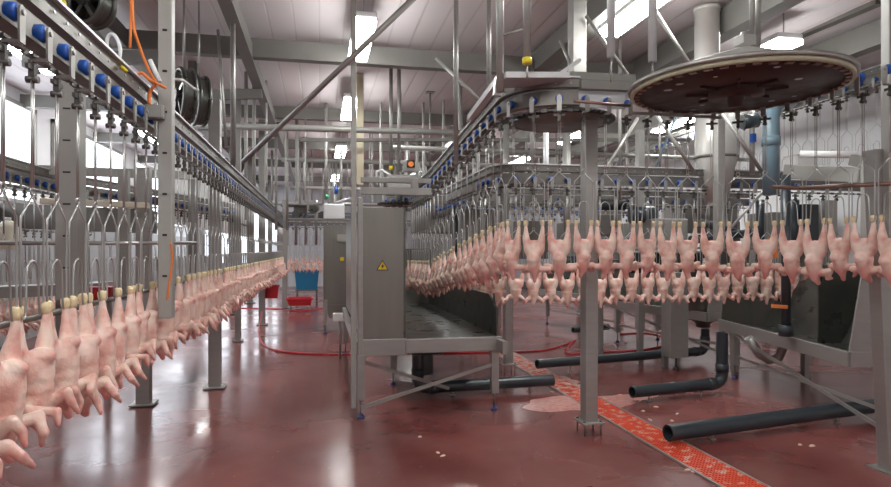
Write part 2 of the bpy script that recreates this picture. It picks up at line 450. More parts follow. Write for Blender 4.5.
def bracket_mb(mb):
    # plate hanging beside the wheel down to the chain
    pts = [(-.014, .05, -.09), (-.018, .05, 0)]
    poly = [(-.018, .050, -.10), (.018, .050, -.10), (.021, .050, 0), (.015, .050, .018), (0, .050, .025), (-.015, .050, .018), (-.021, .050, 0)]
    mb.prism(poly, (0, .007, 0)); mb.box((0, .026, -.098), (.03, .05, .012))
    mb.cyl((0, .057, 0), (0, .064, 0), .010, 8)
def clamp_mb(mb):
    mb.box((0, 0, -.13), (.022, .020, .07)); mb.box((0, 0, -.125), (.09, .012, .016)); mb.cyl((0, -.02, -.165), (0, .02, -.165), .013, 8)
SHK = thing('poultry_shackle', 'x', 'shackle', (0, 0, 0), 'poultry shackles')
b = MB(); wheel_mb(b); p1 = b.build('trolley_wheel', 'blue', SHK)
b = MB(); bracket_mb(b); p2 = b.build('trolley_bracket', 'steel', SHK)
b = MB(); clamp_mb(b); p3 = b.build('chain_clamp', 'chain', SHK)
b = MB(); shackle_wire(b); p4 = b.build('wire_hook', 'wire', SHK)
KIDS[SHK.name] = [p1, p2, p3, p4]
# small far version: one mesh
b = MB(); b.m = 0; wheel_mb(b, 8); b.m = 1; bracket_mb(b); b.m = 2; clamp_mb(b); b.m = 3; shackle_wire(b, 4, .005)
SHF = tag(b.build('poultry_shackle', ['blue', 'steel', 'chain', 'wire']), 'x', 'shackle', 'poultry shackles'); KIDS[SHF.name] = []
PROTO_USED = {}
def place(proto, loc, rz, label, group, scale=None, lean=None):
    if proto.name not in PROTO_USED:
        PROTO_USED[proto.name] = 1
        proto.location = loc; proto.rotation_euler = (lean[0] if lean else 0, lean[1] if lean else 0, rz)
        if scale: proto.scale = scale
        proto['label'] = label; proto['group'] = group; return proto
    return copy_tree(proto, loc, rz, label, group, scale, lean)

# ---- chicken carcass prototypes (metaball -> one continuous mesh). local origin = middle of the hocks, z down
def chicken_mesh(seed, wings='front', res=.0085):
    q = random.Random(seed)
    mb = bpy.data.metaballs.new('m'); mb.resolution = res; mb.threshold = .55
    ob = bpy.data.objects.new('m', mb); C.objects.link(ob)
    def ball(p, r, sz=None):
        e = mb.elements.new(type='ELLIPSOID' if sz else 'BALL'); e.co = p; e.radius = r
        if sz: e.size_x, e.size_y, e.size_z = sz
    def chain(a, b, ra, rb, step=.35):
        a = Vector(a); b = Vector(b); n = max(2, int((b-a).length/(min(ra, rb)*step)))
        for i in range(n+1): t = i/n; ball(a.lerp(b, t), ra+(rb-ra)*t)
    j = lambda s: q.uniform(-s, s)
    red = []
    K = 1.33
    plump = wings == 'plump'
    hx = .070
    for s in (-1, 1):
        kn = Vector((s*.066+j(.004), -.005+j(.008), -.128+j(.008)))
        chain((s*hx, 0, -.005), (s*hx, 0, -.045), .0125*K, .016*K)
        chain((s*hx, 0, -.045), kn, .016*K, .030*K)
        chain(kn, (s*.045, .0, -.20), .030*K, .044*K)
        red.append((Vector((s*.075, .02, -.135)), .016))
        sh = Vector((s*.052, .008, -.345))
        if wings == 'front':
            el = Vector((s*.080+j(.014), .066+j(.022), -.318+j(.022))); wr = Vector((s*.050+j(.018), .096+j(.024), -.352+j(.02))); tp = wr+Vector((s*.022+j(.016), j(.02), -.036+j(.012)))
        elif plump:
            el = Vector((s*.080+j(.008), .01, -.350+j(.012))); wr = Vector((s*.098+j(.012), .03+j(.015), -.385+j(.012))); tp = wr+Vector((s*.018, .0, .008+j(.02)))
        else:
            el = Vector((s*.105+j(.012), .015+j(.012), -.330+j(.012))); wr = Vector((s*.082+j(.012), .045+j(.015), -.368+j(.012))); tp = wr+Vector((s*.030, .01, -.016+j(.02)))
        f = .92 if wings == 'front' else 1.0
        chain(sh, el, .027*K*f, .0235*K*f); chain(el, wr, .021*K*f, .018*K*f); chain(wr, tp, .0165*K*f, .009*K*f)
        red.append((tp, .026)); red.append((wr, .020)); red.append((el, .012))
    w = 1.12 if plump else 1.0
    if wings == 'spread':
        ball((0, 0, -.150), .05, (.060*1.42/.05, .036*1.42/.05, .8))
        red.append((Vector((.035, .03, -.13)), .03)); red.append((Vector((-.03, -.03, -.13)), .03)); red.append((Vector((0, 0, -.37)), .07))
    for z, rx, ry, cy in ((-.165, .062, .046, .002), (-.195, .070, .056, 0), (-.23, .072*w, .062, -.004), (-.27, .069*w, .064*w, -.008), (-.31, .063*w, .058*w, -.008), (-.345, .052, .048, -.004), (-.375, .036, .034, .0)):
        ball((0, cy+(.01 if wings == 'front' else 0), z), .05, (rx*1.42/.05, ry*(1.7 if wings == 'front' else 1.42)/.05, 1.0))
    ball((0, -.045, -.265), .046*K, None)      # breast
    if not plump:
        chain((0, .030, -.160), (0, .064+j(.006), -.150+j(.01)), .036*K, .023*K)   # tail
        red.append((Vector((0, .09, -.148)), .032))
    chain((0, .005, -.38), (j(.015), .02+j(.015), -.425+j(.012)), .024*K, .017*K)
    red.append((Vector((0, .02, -.425)), .05))
    bpy.context.view_layer.update()
    dg = bpy.context.evaluated_depsgraph_get()
    me = bpy.data.meshes.new_from_object(ob.evaluated_get(dg)); me.name = 'chicken_carcass'
    bpy.data.objects.remove(ob)
    me.materials.clear(); me.materials.append(M['skin'])
    ca = me.color_attributes.new('flesh', 'FLOAT_COLOR', 'POINT')
    for i, v in enumerate(me.vertices):
        f = 0
        for c, r in red: f = max(f, max(0, 1-(v.co-c).length/(r*1.25)))
        f = min(1, f*1.1); ca.data[i].color = (f, f, f, 1)
    me.polygons.foreach_set('use_smooth', [True]*len(me.polygons)); me.update()
    return me
def hock_mesh(s):
    b = MB(); b.tube([(s*.070, 0, .024), (s*.070, .0, .018), (s*.070, 0, .004), (s*.070, 0, -.012), (s*.070, 0, -.02)], [.009, .017, .018, .015, .012], 10)
    return b.mesh('hock', 'hock')
HM = [hock_mesh(-1), hock_mesh(1)]
CH = {'front': [], 'spread': [], 'plump': []}
for kind, seeds in (('front', (1, 2, 3, 4, 5, 6, 7)), ('spread', (11, 12, 13, 14, 15)), ('plump', (21, 22, 23))):
    for sd in seeds:
        me = chicken_mesh(sd, kind)
        o = bpy.data.objects.new('chicken_carcass', me); C.objects.link(o); tag(o, 'x', 'chicken', 'hanging chickens')
        ks = []
        for h in HM:
            k = bpy.data.objects.new('hock', h); C.objects.link(k); k.parent = o; k['label'] = 'yellow hock joint'; ks.append(k)
        KIDS[o.name] = ks; CH[kind].append(o)

ORDN = ['first', 'second', 'third', 'fourth', 'fifth', 'sixth', 'seventh', 'eighth', 'ninth', 'tenth', 'eleventh', 'twelfth', 'thirteenth', 'fourteenth', 'fifteenth']
def hang(pts, start, pitch, sd, kind, slabel, sgroup, blabel=None, bgroup=None, far=None, single=None, skip=None, jit=.1, bscale=1.0):
    """single(p) -> (chicken label, shackle label) pattern for the ones the photo tells apart"""
    n = 0
    for i, (p, t) in enumerate(resample(pts, pitch, start)):
        if skip and skip(p): continue
        rz = math.atan2(t.y, t.x)+(0 if sd > 0 else PI)
        D = p.x*SA+p.y*CA
        pr = SHF if (far is True or (far is None and D > 8.5)) else SHK
        sl, sg, bl, bg = slabel, sgroup, blabel, bgroup
        if single and single[0](p) and n < len(ORDN):
            bl = single[1] % ORDN[n]; sl = single[2] % ORDN[n]; n += 1
        place(pr, p, rz, sl, sg)
        if blabel:
            src = CH[kind][rnd.randrange(len(CH[kind]))]
            s = bscale*rnd.uniform(.94, 1.08)
            place(src, p+Vector((0, 0, -.985)), rz+(PI if kind == 'spread' else 0)+(rnd.uniform(-jit, jit)*.3), bl, bg, (1, s, s*1.05), (rnd.uniform(-.03, .07), 0))

ORD = ['nearest', 'second nearest', 'third nearest', 'fourth nearest', 'fifth nearest', 'sixth nearest', 'seventh nearest', 'eighth nearest', 'ninth nearest', 'tenth nearest']
# A: left line
ZL = 2.37
LA = smooth_path([(-1.0, .9, ZL), (-1.0, 18.6, ZL), (3.2, 18.6, ZL)], [.4])
line(LA, 'long left overhead track receding down the aisle', -1)
hang(LA, 1.08, .203, -1, 'front', 'steel shackle holding a chicken on the long left line', 'shackles on the left line',
     'pale plucked chicken hanging by its hocks on the long left line', 'chickens on the left line', jit=.9,
     single=(lambda p: p.y < 4.2 and p.y > 2.1, '%s chicken from the left edge, on the long left line', '%s shackle from the left edge, on the long left line'))
# B: upper line: rises from the far wheel above the central machine, turns over the aisle, runs behind the big wheel
ZU = 2.80
WH = Vector((2.98, 3.87, ZU)); RW = .73
LB = smooth_path([(1.08, 9.95, 2.40), (1.40, 9.2, 2.40), (1.38, 7.6, 2.42), (1.52, 5.05, ZU-.02)], [.0, .0])
arc1 = [Vector((2.02, 4.97, ZU))+Vector((math.cos(a)*.5, math.sin(a)*.5, 0)) for a in [PI+PI/2*i/10 for i in range(11)]]
arc2 = [WH+Vector((math.cos(a)*RW, math.sin(a)*RW, 0)) for a in [PI/2-PI/2*1.0*i/14 for i in range(15)]]
LB = LB[:-1]+arc1+arc2+[arc2[-1]+Vector((0, -.35, 0)), arc2[-1]+Vector((.02, -1.2, 0))]
line(LB[:-17], 'descending and turning upper conveyor track with blue wheels', -1)
hang(LB, .02, .203, -1, 'spread', 'steel shackle holding a chicken on the upper turning line', 'shackles on the upper line',
     'pale pink plucked chicken hanging high on the upper turning line', 'chickens on the upper line', jit=.5,
     single=(lambda p: p.x > 2.05, '%s chicken right of the conveyor bend in the high front row', '%s shackle right of the conveyor bend in the high front row'))
# C: lower line crossing behind
LC = [Vector((1.95, 6.45, 2.40)), Vector((6.6, 6.45, 2.40))]
LCs = smooth_path([(1.95, 9.4, 2.40), (1.95, 6.45, 2.40), (6.9, 6.45, 2.40)], [.35])
line(LCs, 'lower cross track with evenly spaced blue wheels behind the upper row', -1)
hang(LCs, 2.2, .203, -1, 'plump', 'steel shackle holding a chicken on the lower cross line', 'shackles on the lower cross line',
     'small pinkish plucked chicken hanging on the lower cross line behind the upper row', 'chickens on the lower cross line', jit=.2,
     skip=lambda p: p.x > 6.5)
# D: empty shackle line right behind
LD = [Vector((2.0, 9.0, 2.40)), Vector((7.2, 9.0, 2.40))]
line(LD, 'rear cross track of empty shackles behind the lower row', -1)
hang(LD, .1, .203, -1, None, 'empty steel shackle on the rear cross track', 'empty shackles on the rear cross track', far=True)
# E: empty shackles high along the right wall
LE = [Vector((7.2, 4.2, 3.85)), Vector((7.2, 19.0, 3.85))]
line(LE, 'high track of empty shackles along the white right wall', 1)
hang(LE, .1, .23, 1, None, 'empty steel shackle hanging high along the right wall', 'empty shackles along the right wall', far=True, skip=lambda p: p.y > 11.9)
# F: second line on the left behind the first
LF = smooth_path([(-2.9, 3.2, 2.30), (-2.9, 7.6, 2.30), (-1.55, 12.0, 2.30)], [.5])
line(LF, 'second left track behind the near birds with blue wheels', -1)
hang(LF, .1, .203, -1, None, 'empty steel shackle on the second left track', 'empty shackles on the second left track', far=True)
# G: far birds and shackles behind second left
LG = [Vector((-3.9, 6.0, 1.95)), Vector((-3.9, 11.5, 1.95))]
line(LG, 'low far-left track beyond the posts', -1)
hang(LG, .1, .25, -1, 'front', 'steel shackle on the low far-left track', 'shackles on the far-left track',
     'pink chicken hanging on the low far-left track seen between posts', 'chickens on the far-left track', far=True)

# far conveyor shackles, end of hall
LH = [Vector((-1.6, 21.5, 2.75)), Vector((3.0, 21.5, 2.75))]
line(LH, 'farthest cross track at the end of the aisle', -1, hood=True)

exec_parts = True
# ------------------------------------------------------------------ big wheels
def big_wheel():
    c = WH; t = thing('return_wheel', 'very large flat brown conveyor wheel with pale notched rim, seen from below', 'conveyor wheel', tuple(c))
    z = c.z-.02
    d = MB(); d.lathe([(0, z-.012), (.715, z-.012), (.715, z+.012), (0, z+.012)], 64, (c.x, c.y, 0)); d.build('disc', 'disc', t)
    d = MB(); d.lathe([(.712, z-.018), (.735, z-.018), (.735, z+.022), (.712, z+.022), (.712, z-.018)], 72, (c.x, c.y, 0)); d.build('rim', 'rim', t)
    d = MB(); d.lathe([(.735, z+.012), (.755, z+.012), (.755, z+.04), (.72, z+.04)], 72, (c.x, c.y, 0)); d.build('outer_hoop', 'steel', t)
    d = MB()
    for k in range(46):
        a = 2*PI*k/46; d.box((c.x+math.cos(a)*.69, c.y+math.sin(a)*.69, z-.02), (.035, .05, .012), a)
    d.build('notch_blocks', 'rust', t)['kind'] = 'stuff'
    d = MB(); d.lathe([(0, z-.06), (.19, z-.06), (.19, z-.012)], 28, (c.x, c.y, 0)); d.lathe([(0, z-.13), (.05, z-.13), (.06, z-.06)], 20, (c.x, c.y, 0)); d.build('hub', 'disc', t)
    for k in range(8):
        a = 2*PI*k/8+.2; u = Vector((math.cos(a), math.sin(a), 0))
        MB().bar(Vector((c.x, c.y, z-.028))+u*.18, Vector((c.x, c.y, z-.02))+u*.34, .014, .02).build('spoke', 'disc', t)
    d = MB()
    q = random.Random(3)
    for k in range(11):
        a = q.uniform(0, 2*PI); r = q.uniform(.25, .6)
        d.lathe([(0, z-.0135), (q.uniform(.015, .035), z-.0135)], 7, (c.x+math.cos(a)*r, c.y+math.sin(a)*r, 0))
    d.build('bare_patch', 'alu', t)['kind'] = 'stuff'
    # roof-like carrier above
    d = MB(); A = Vector((c.x+.1, c.y-.1, z+.13))
    d.prism([A+Vector((-.62, -.07, -.02)), A+Vector((.62, -.07, -.02)), A+Vector((.60, -.07, .03)), A+Vector((.45, -.07, .10)), A+Vector((-.05, -.07, .13)), A+Vector((-.15, -.07, .13))], (0, .14, 0))
    d.build('carrier_frame', 'steel', t, bevel=.005)
    d = MB(); d.box(A+Vector((-.10, 0, .19)), (.10, .10, .06)); d.cyl(A+Vector((-.10, 0, .2)), A+Vector((-.10, 0, .25)), .03, 12); d.build('bearing', 'steel', t)
    d = MB(); d.cyl(A+Vector((0, 0, -.2)), A+Vector((0, 0, .1)), .04, 14); d.build('shaft', 'steel_dark', t)
big_wheel()
def small_wheel(c, r, label):
    t = thing('corner_wheel', label, 'conveyor wheel', tuple(c)); z = c[2]-.06
    d = MB(); d.lathe([(0, z-.015), (r-.05, z-.015), (r-.05, z+.015), (0, z+.015)], 48, (c[0], c[1], 0)); d.build('disc', 'steel_dark', t)
    d = MB(); d.lathe([(r-.05, z-.015), (r-.015, z-.015), (r-.015, z+.02), (r-.05, z+.02), (r-.05, z-.015)], 48, (c[0], c[1], 0)); d.build('rim', 'black', t)
    d = MB()
    for k in range(int(2*PI*r/.06)):
        a = k*.06/r; d.box((c[0]+math.cos(a)*(r-.008), c[1]+math.sin(a)*(r-.008), z), (.02, .02, .02), a)
    d.build('teeth', 'chain', t)['kind'] = 'stuff'
    d = MB(); d.cyl((c[0], c[1], z-.05), (c[0], c[1], z+.45), .035, 14); d.build('shaft', 'steel', t)
    return t
small_wheel((2.09, 4.99, ZU), .46, 'dark round corner wheel under the upper conveyor bend')
cw = at(401, 198, 9.7)
t = small_wheel((cw.x+.02, cw.y, 2.40), .40, 'black toothed corner wheel on top of the central cabinet')
# curved guard over the corner bend
t = thing('bend_frame', 'stainless frame and curved guard plate around the upper conveyor bend', 'conveyor frame', (1.84, 4.9, ZU))
g = MB(); arcG = [Vector((2.02, 4.97, ZU+.03))+Vector((math.cos(a)*.46, math.sin(a)*.46, 0)) for a in [PI*.93+PI*.57*i/14 for i in range(15)]]+[Vector((2.45, 4.53, ZU+.03))]
ribbon(g, arcG, .012, .15); g.build('guard_plate', 'alu', t)
g = MB(); A = aty(498, 77, 4.5); B = aty(553, 76, 4.5)
g.bar(aty(500, 80, 4.5), aty(562, 80, 4.5), .3, .045); g.bar(aty(500, 78, 4.55), aty(470, 118, 5.3), .05, .05); g.bar(aty(497, 96, 4.5), aty(499, 78, 4.5), .06, .06)
g.bar(aty(548, 82, 4.6), aty(580, 60, 4.6), .03, .03)
g.build('top_frame', 'alu', t)
g = MB(); g.bar(aty(568, 77, 4.62), aty(632, 80, 4.62), .12, .06); g.bar(aty(580, 85, 4.45), aty(632, 87, 4.45), .06, .07)
g.build('cross_frame', 'beam', t)
g = MB(); g.tube([aty(574, 101, 4.25), aty(630, 106, 4.25)], .012, 8); g.build('guide_bar', 'rust', t)
# upper support channel between bend and wheel
g = MB(); ribbon(g, [Vector((2.4, 4.33, ZU-.12)), Vector((3.2, 4.33, ZU-.12))], .02, .02)
g.build('lower_bar', 'steel', t)

# ------------------------------------------------------------------ posts, rods and pipes
def post(px, D, ytop, ybot, w, label, d=None, m='steel', foot=False, name='support_post', slots=False):
    P = at(px, ybot, D); T = at(px, ytop, D); zt = min(T.z, CEIL-.002)
    if foot: P.z = 0
    t = thing(name, label, 'post', (P.x, P.y, P.z)); d = d or w
    zb = P.z+(.10 if foot == 'bolts' else (.012 if foot else 0))
    b = MB(); b.box((P.x, P.y, (zt+zb)/2), (w, d, zt-zb)); b.build('shaft', m, t, bevel=.006)
    if slots:
        b = MB(); z = zb+.25
        while z < zt-.1: b.box((P.x-.0*w, P.y-d/2-.002, z), (w*.32, .004, .012)); z += .24
        b.build('slot_row', 'black', t)
    if foot:
        b = MB(); b.box((P.x, P.y, zb+.006), (w*1.8, d*1.8, .014)); b.build('foot_plate', m, t, bevel=.003)
    if foot == 'bolts':
        for sx in (-1, 1):
            for sy in (-1, 1):
                b = MB(); b.cyl((P.x+sx*w*.65, P.y+sy*d*.65, 0), (P.x+sx*w*.65, P.y+sy*d*.65, .10+.03), .008, 8)
                b.cyl((P.x+sx*w*.65, P.y+sy*d*.65, .115), (P.x+sx*w*.65, P.y+sy*d*.65, .128), .014, 6); b.build('anchor_bolt', 'steel_dark', t)
    return t
post(166.5, 3.55, -120, 318, .078, 'grey slotted post hanging in front of the left bird line, orange cable beside it', slots=True, m='beam_light')
post(71, 4.6, -120, 300, .16, 'wide grey slotted post behind the nearest left shackles', slots=True, m='beam_light')
post(144, 6.2, 168, 405, .13, 'left post with bolted foot behind the birds, nearest floor-standing one', foot=True)
post(124, 6.4, 170, 300, .1, 'narrow post left of the nearest floor-standing left post')
post(215, 6.96, 100, 388, .13, 'floor post under the left line, second along the aisle', foot=True)
post(193, 9.0, 40, 330, .12, 'tall post rising behind the left track to the ceiling beams', m='beam')
post(262, 12.8, 120, 326, .13, 'third floor post under the left line farther down the aisle', foot=True)
post(285, 16.5, 200, 308, .14, 'fourth floor post where the left line turns at the far end', foot=True)
post(238, 10.5, 40, 0+330, .10, 'slender floor post behind the far part of the left line', foot=True)
post(589, 5.25, 105, 427, .115, 'sturdy square floor column with bolted foot beside the red drain', foot='bolts')
post(577, 5.9, -150, 80, .14, 'thick stainless column from ceiling down to the upper conveyor bend')
post(508, 7.9, 220, 372, .11, 'rear floor column with bolted foot beside central cabinet', foot='bolts')
post(719, 6.6, 100, 250, .09, 'stainless post behind the lower birds near the funnel tank')
post(640, 9.5, 130, 330, .11, 'grey post behind the lower bird row, right of the bolted column')
t = thing('support_post', 'slightly leaning near column at the right edge beside the trough end', 'post', Vector((floor_at(889, 462).x, floor_at(889, 462).y, 0)))
g = MB(); a = at(868+6, 150, 4.35); b = floor_at(889, 470); b.z = .01; g.bar(a, b, .10, .10, up=(0,1,0)); g.build('shaft', 'steel', t, bevel=.005)
g = MB(); g.box((b.x, b.y, .006), (.2, .2, .012)); g.build('foot_plate', 'steel', t)
post(889, 4.3, -260, 250, .07, 'pale slim post at the top right corner running up to the ceiling', m='beam_light')
post(875, 5.0, 157, 262, .19, 'wide pale column section behind the rightmost birds', m='beam_light', d=.1)
post(360, 9.6, 60, 185, .11, 'tall yellowed pipe column rising from the central cabinet', m='yellowed')

def rod(px, y0, y1, D, r, label, px2=None, D2=None, m='steel', name='hanging_rod', flange=False):
    a = at(px, y0, D); b = at(px if px2 is None else px2, y1, D2 or D)
    a.z = min(a.z, CEIL-.001); b.z = min(b.z, CEIL-.001)
    g = MB(); g.cyl(a, b, r, 10)
    if flange: g.box(a-Vector((0,0,.01)), (.14, .14, .02))
    return tag(g.build(name, m), label, 'rod')
rod(233, -60, 165, 6.5, .028, 'pale vertical pipe dropping from the ceiling right of the spoked discs', name='drop_pipe')
rod(218, 30, 145, 7.5, .02, 'thin slanted strut left of the pale ceiling pipe', px2=226)
rod(456, -90, 165, 5.6, .024, 'long thin rod left of the descending rail, running up out of frame')
rod(489, -90, 122, 5.6, .022, 'thin rod just left of the pair of joined pipes')
rod(500, -150, 92, 4.6, .030, 'left pipe of the joined pair above the conveyor bend', name='drop_pipe')
g = rod(527, -150, 62, 4.5, .030, 'right pipe of the joined pair above the bend, ending in a yellow collar', name='drop_pipe')
t = MB(); p = at(527, 64, 4.5); t.cyl(p, p+Vector((0,0,.045)), .036, 14); q = t.build('collar', 'yellow', g); 
t = MB(); t.cyl(at(500, 36, 4.6), at(527, 28, 4.5), .010, 8); tag(t.build('pipe_tie', 'steel'), 'short slanted clamp bar tying the two pipes together', 'bar')
rod(527, 62, 80, 4.52, .008, 'thin pin below the yellow collar')
rod(391, 29, 175, 9.0, .028, 'left rod of the pair above the central cabinet', flange=True)
rod(399, 32, 172, 8.8, .028, 'right rod of the pair above the central cabinet', flange=True)
rod(430, 92, 165, 10.5, .016, 'short thin rod under ceiling between the cabinet pair and the strip light', flange=True)
rod(611, -120, 58, 4.7, .032, 'left white sleeve pipe in front of the glaring strip light', m='alu', name='drop_pipe')
rod(611, 58, 82, 4.7, .008, 'thin pin below the left white sleeve pipe')
rod(652.5, -120, 62, 4.5, .032, 'right white sleeve pipe in front of the strip light', m='alu', name='drop_pipe')
rod(652.5, 60, 78, 4.5, .008, 'thin pin below the right white sleeve pipe')
rod(620, 0, 200, 7.5, .02, 'thin rod behind the left sleeve pipe')
rod(752, -60, 48, 4.6, .02, 'left of two slim rods above the big wheel')
rod(758, -60, 48, 4.8, .02, 'right of two slim rods above the big wheel')
rod(660, 110, 175, 7.6, .015, 'thin rod behind the left end of the big wheel')
rod(532, 60, 190, 8.4, .03, 'upright tube behind the conveyor bend')
rod(546, 128, 200, 7.0, .035, 'pale upright tube under the conveyor bend', m='alu')
rod(506, 125, 250, 8.4, .045, 'thick grey upright behind the descending rail')
rod(567, 120, 250, 8.0, .05, 'grey upright behind the dark corner wheel')
# diagonals
rod(243, 162, -5, 6.3, .028, 'long diagonal brace rising rightward from the left track to the ceiling', px2=417, D2=5.2, name='brace')
rod(436, 58, 110, 8.0, .028, 'diagonal brace below the large cross beam', px2=490, D2=8.0, name='brace')
rod(560, 40, 80, 5.9, .016, 'short diagonal brace left of the thick column', px2=577, name='brace')
rod(586, 16, 78, 5.8, .016, 'diagonal brace right of the thick column', px2=630, name='brace')
rod(656, 12, 80, 5.6, .018, 'long diagonal brace above the left side of the big wheel', px2=700, name='brace')
rod(638, 118, 182, 7.0, .02, 'left foot of the A-shaped brace below the big wheel', px2=598, name='brace')
rod(657, 115, 172, 6.4, .02, 'left of two braces slanting down right below the wheel', px2=694, name='brace')
rod(722, 112, 172, 6.4, .022, 'right of two braces slanting down right below the wheel', px2=762, name='brace')
rod(678, 112, 172, 8, .016, 'bluish thin brace leaning left behind the wheel', px2=654, m='bluepipe', name='brace')
rod(780, 172, 245, 6.9, .015, 'thin shiny diagonal rod between the lower shackles', px2=716, m='wire', name='brace')
# horizontal pipes
g = MB(); g.cyl(aty(185, 125, 8.6), aty(470, 133, 8.6), .045, 14)
tag(g.build('ceiling_pipe', 'beam_light'), 'long pale horizontal pipe crossing the aisle below the lights', 'pipe')
g = MB(); g.bar(aty(880, 2, 5.6), aty(700, 78, 9.0), .12, .05); tag(g.build('ceiling_rail', 'steel_dark'), 'dark rail slanting across the top right corner', 'rail')
# flat rails and beams on the left
g = MB(); a = at(-12, 158, 6.5); bb = at(200, 171, 7.4); g.bar(at(-12, 168, 6.2), at(200, 176, 7.6), .06, .10); tag(g.build('cross_beam', 'beam_light'), 'pale horizontal beam behind the left shackles', 'beam')
g = MB(); g.cyl(at(103, 243, 3.3), at(196, 243, 3.9), .012, 10); tag(g.build('guide_bar', 'wire'), 'thin round bar crossing the slotted hanging post', 'bar')
g = MB(); g.cyl(at(-20, 243, 5), at(120, 243, 5.4), .02, 10); tag(g.build('guide_bar', 'steel'), 'horizontal bar behind the nearest left shackles', 'bar')
g = MB(); g.cyl(Vector((-1.12, 1.0, 1.33)), Vector((-1.12, 18.2, 1.33)), .014, 8); tag(g.build('guide_bar', 'steel_dark'), 'long dark guide bar running behind the left birds at hock height', 'bar')
g = MB(); g.cyl(at(800, 188, 4.6), at(905, 183, 4.0), .016, 10); g.cyl(at(772, 187, 4.75), at(800, 188, 4.6), .016, 10)
tag(g.build('guide_bar', 'rust'), 'brownish round guide bar in front of the rightmost shackles', 'bar')
g = MB(); g.cyl(aty(590, 249, 6.9), aty(840, 247, 6.9), .014, 8); g.cyl(aty(560, 253, 7.2), aty(700, 252, 7.2), .012, 8)
tag(g.build('guide_bar', 'steel'), 'slim double guide bar behind the upper bird bodies', 'bar')
g = MB(); g.bar(aty(690, 140, 9.3), aty(300, 140, 9.3), .05, .05); 
tag(g.build('cross_beam', 'beam'), 'thin grey cross beam behind the descending rail', 'beam')
# ceiling rods far
far = [(272, 130, 200, 17), (304, 95, 200, 15), (312, 150, 200, 17), (323, 150, 205, 19), (300, 135, 205, 17), (326, 98, 200, 11.5), (287, 120, 230, 14), (254, 60, 200, 10), (246, 60, 220, 9.5), (276, 90, 230, 13), (341, 150, 200, 12), (408, 140, 195, 11), (417, 130, 195, 12)]
for i, (px, a, b, D) in enumerate(far):
    rod(px, a, b, D, .028, 'thin distant rod hanging from the ceiling at the far end', m='beam_light')['group'] = 'distant hanging rods'
for i, (px, D) in enumerate([(233, 15), (250, 18), (262, 21), (270, 23.5)]):
    post(px, D, 100, 300, .16, ['grey far column behind the left line, nearest of four', 'grey far column behind the left line, second of four', 'grey far column behind the left line, third of four', 'grey far column behind the left line, farthest of four'][i], foot=True, m='beam')
# ------------------------------------------------------------------ central cabinet (front plane Y = 5.77)
YC = 5.77; YR = 9.35
def zc(py, px=430): return aty(px, py, YC).z
xl, xp, xr = .34, .81, 1.73
t = thing('wash_cabinet', 'tall stainless cabinet with warning sticker and open trough at the centre', 'cabinet', (1.0, 6.5, 0))
zt = 1.6+43*5.73/600
b = MB(); b.box(((xl+.045+xp)/2, YC+.02, (.74+zt)/2), (xp-xl-.045, .03, zt-.74)); b.build('front_panel', 'panel', t, bevel=.004)
b = MB(); b.box((xl+.06, (YC+YR)/2, (.74+zt)/2), (.02, YR-YC, zt-.74)); b.build('side_panel', 'panel', t)
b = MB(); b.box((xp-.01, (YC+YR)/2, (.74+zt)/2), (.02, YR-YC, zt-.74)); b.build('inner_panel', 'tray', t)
b = MB(); b.box(((xp+xr)/2, YR+.3, (.72+1.62)/2), (xr-xp+.1, .02, .9)); b.box(((xp+xr)/2, YR+.15, .72), (xr-xp+.1, .3, .02)); b.build('rear_panel', 'steel_dark', t)
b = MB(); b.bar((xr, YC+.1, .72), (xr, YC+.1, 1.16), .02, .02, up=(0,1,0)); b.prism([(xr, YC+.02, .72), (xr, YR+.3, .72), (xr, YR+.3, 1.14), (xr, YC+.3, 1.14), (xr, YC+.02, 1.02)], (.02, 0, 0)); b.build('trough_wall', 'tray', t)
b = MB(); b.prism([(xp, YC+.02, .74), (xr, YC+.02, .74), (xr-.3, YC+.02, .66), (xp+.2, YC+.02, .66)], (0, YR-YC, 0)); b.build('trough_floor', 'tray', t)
b = MB(); b.box(((xl+xp)/2+.01, YC, .665), (xp-xl, .06, .16)); b.box(((xp+xr)/2+.02, YC-.01, .67), (xr-xp+.05, .07, .135)); b.build('front_beam', 'steel', t, bevel=.006)
b = MB(); b.box((xr+.01, (YC+YR)/2, .66), (.05, YR-YC+.5, .12)); b.build('side_beam', 'steel', t)
b = MB(); b.box((xl+.02, (YC+YR)/2, .66), (.05, YR-YC, .12)); b.build('side_beam', 'steel', t)
def leg_foot(tt, x, y, z0, w=.075, foot='blue'):
    l = MB(); l.box((x, y, (z0+.17)/2), (w, w, z0-.17)); lo = l.build('leg', 'steel', tt, bevel=.004)
    f = MB(); f.m = 1; f.cyl((x, y, .03), (x, y, .17), .010, 8); f.m = 0; f.lathe([(0, 0), (.035, 0), (.035, .012), (.018, .035), (0, .035)], 14, (x, y, 0))
    fo = f.build('foot', ['navy', 'steel_dark'], None); fo.parent = lo
    fo['label'] = 'blue levelling foot'
for (x, y) in ((xl+.04, YC), (xr-.02, YC+.02), (.85, 7.1), (xr-.02, 9.3), (xl+.04, 9.3)): leg_foot(t, x, y, .60)
b = MB(); b.box((xl-.03, YC-.01, (.1+4.3)/2), (.05, .06, 4.2)); b.build('corner_mast', 'beam_light', t, bevel=.005)
b = MB(); b.box((xl+.035, YC-.005, (.2+2.1)/2), (.05, .06, 1.9)); b.build('corner_post', 'steel', t, bevel=.005)
b = MB(); b.bar((xl+.04, YC-.02, .10), (xr-.04, YC, .46), .012, .035); b.build('cross_brace', 'steel', t)
b = MB(); b.bar((xl+.08, YC+.03, .52), (1.35, YC+.5, .12), .012, .035); b.build('cross_brace', 'steel', t)
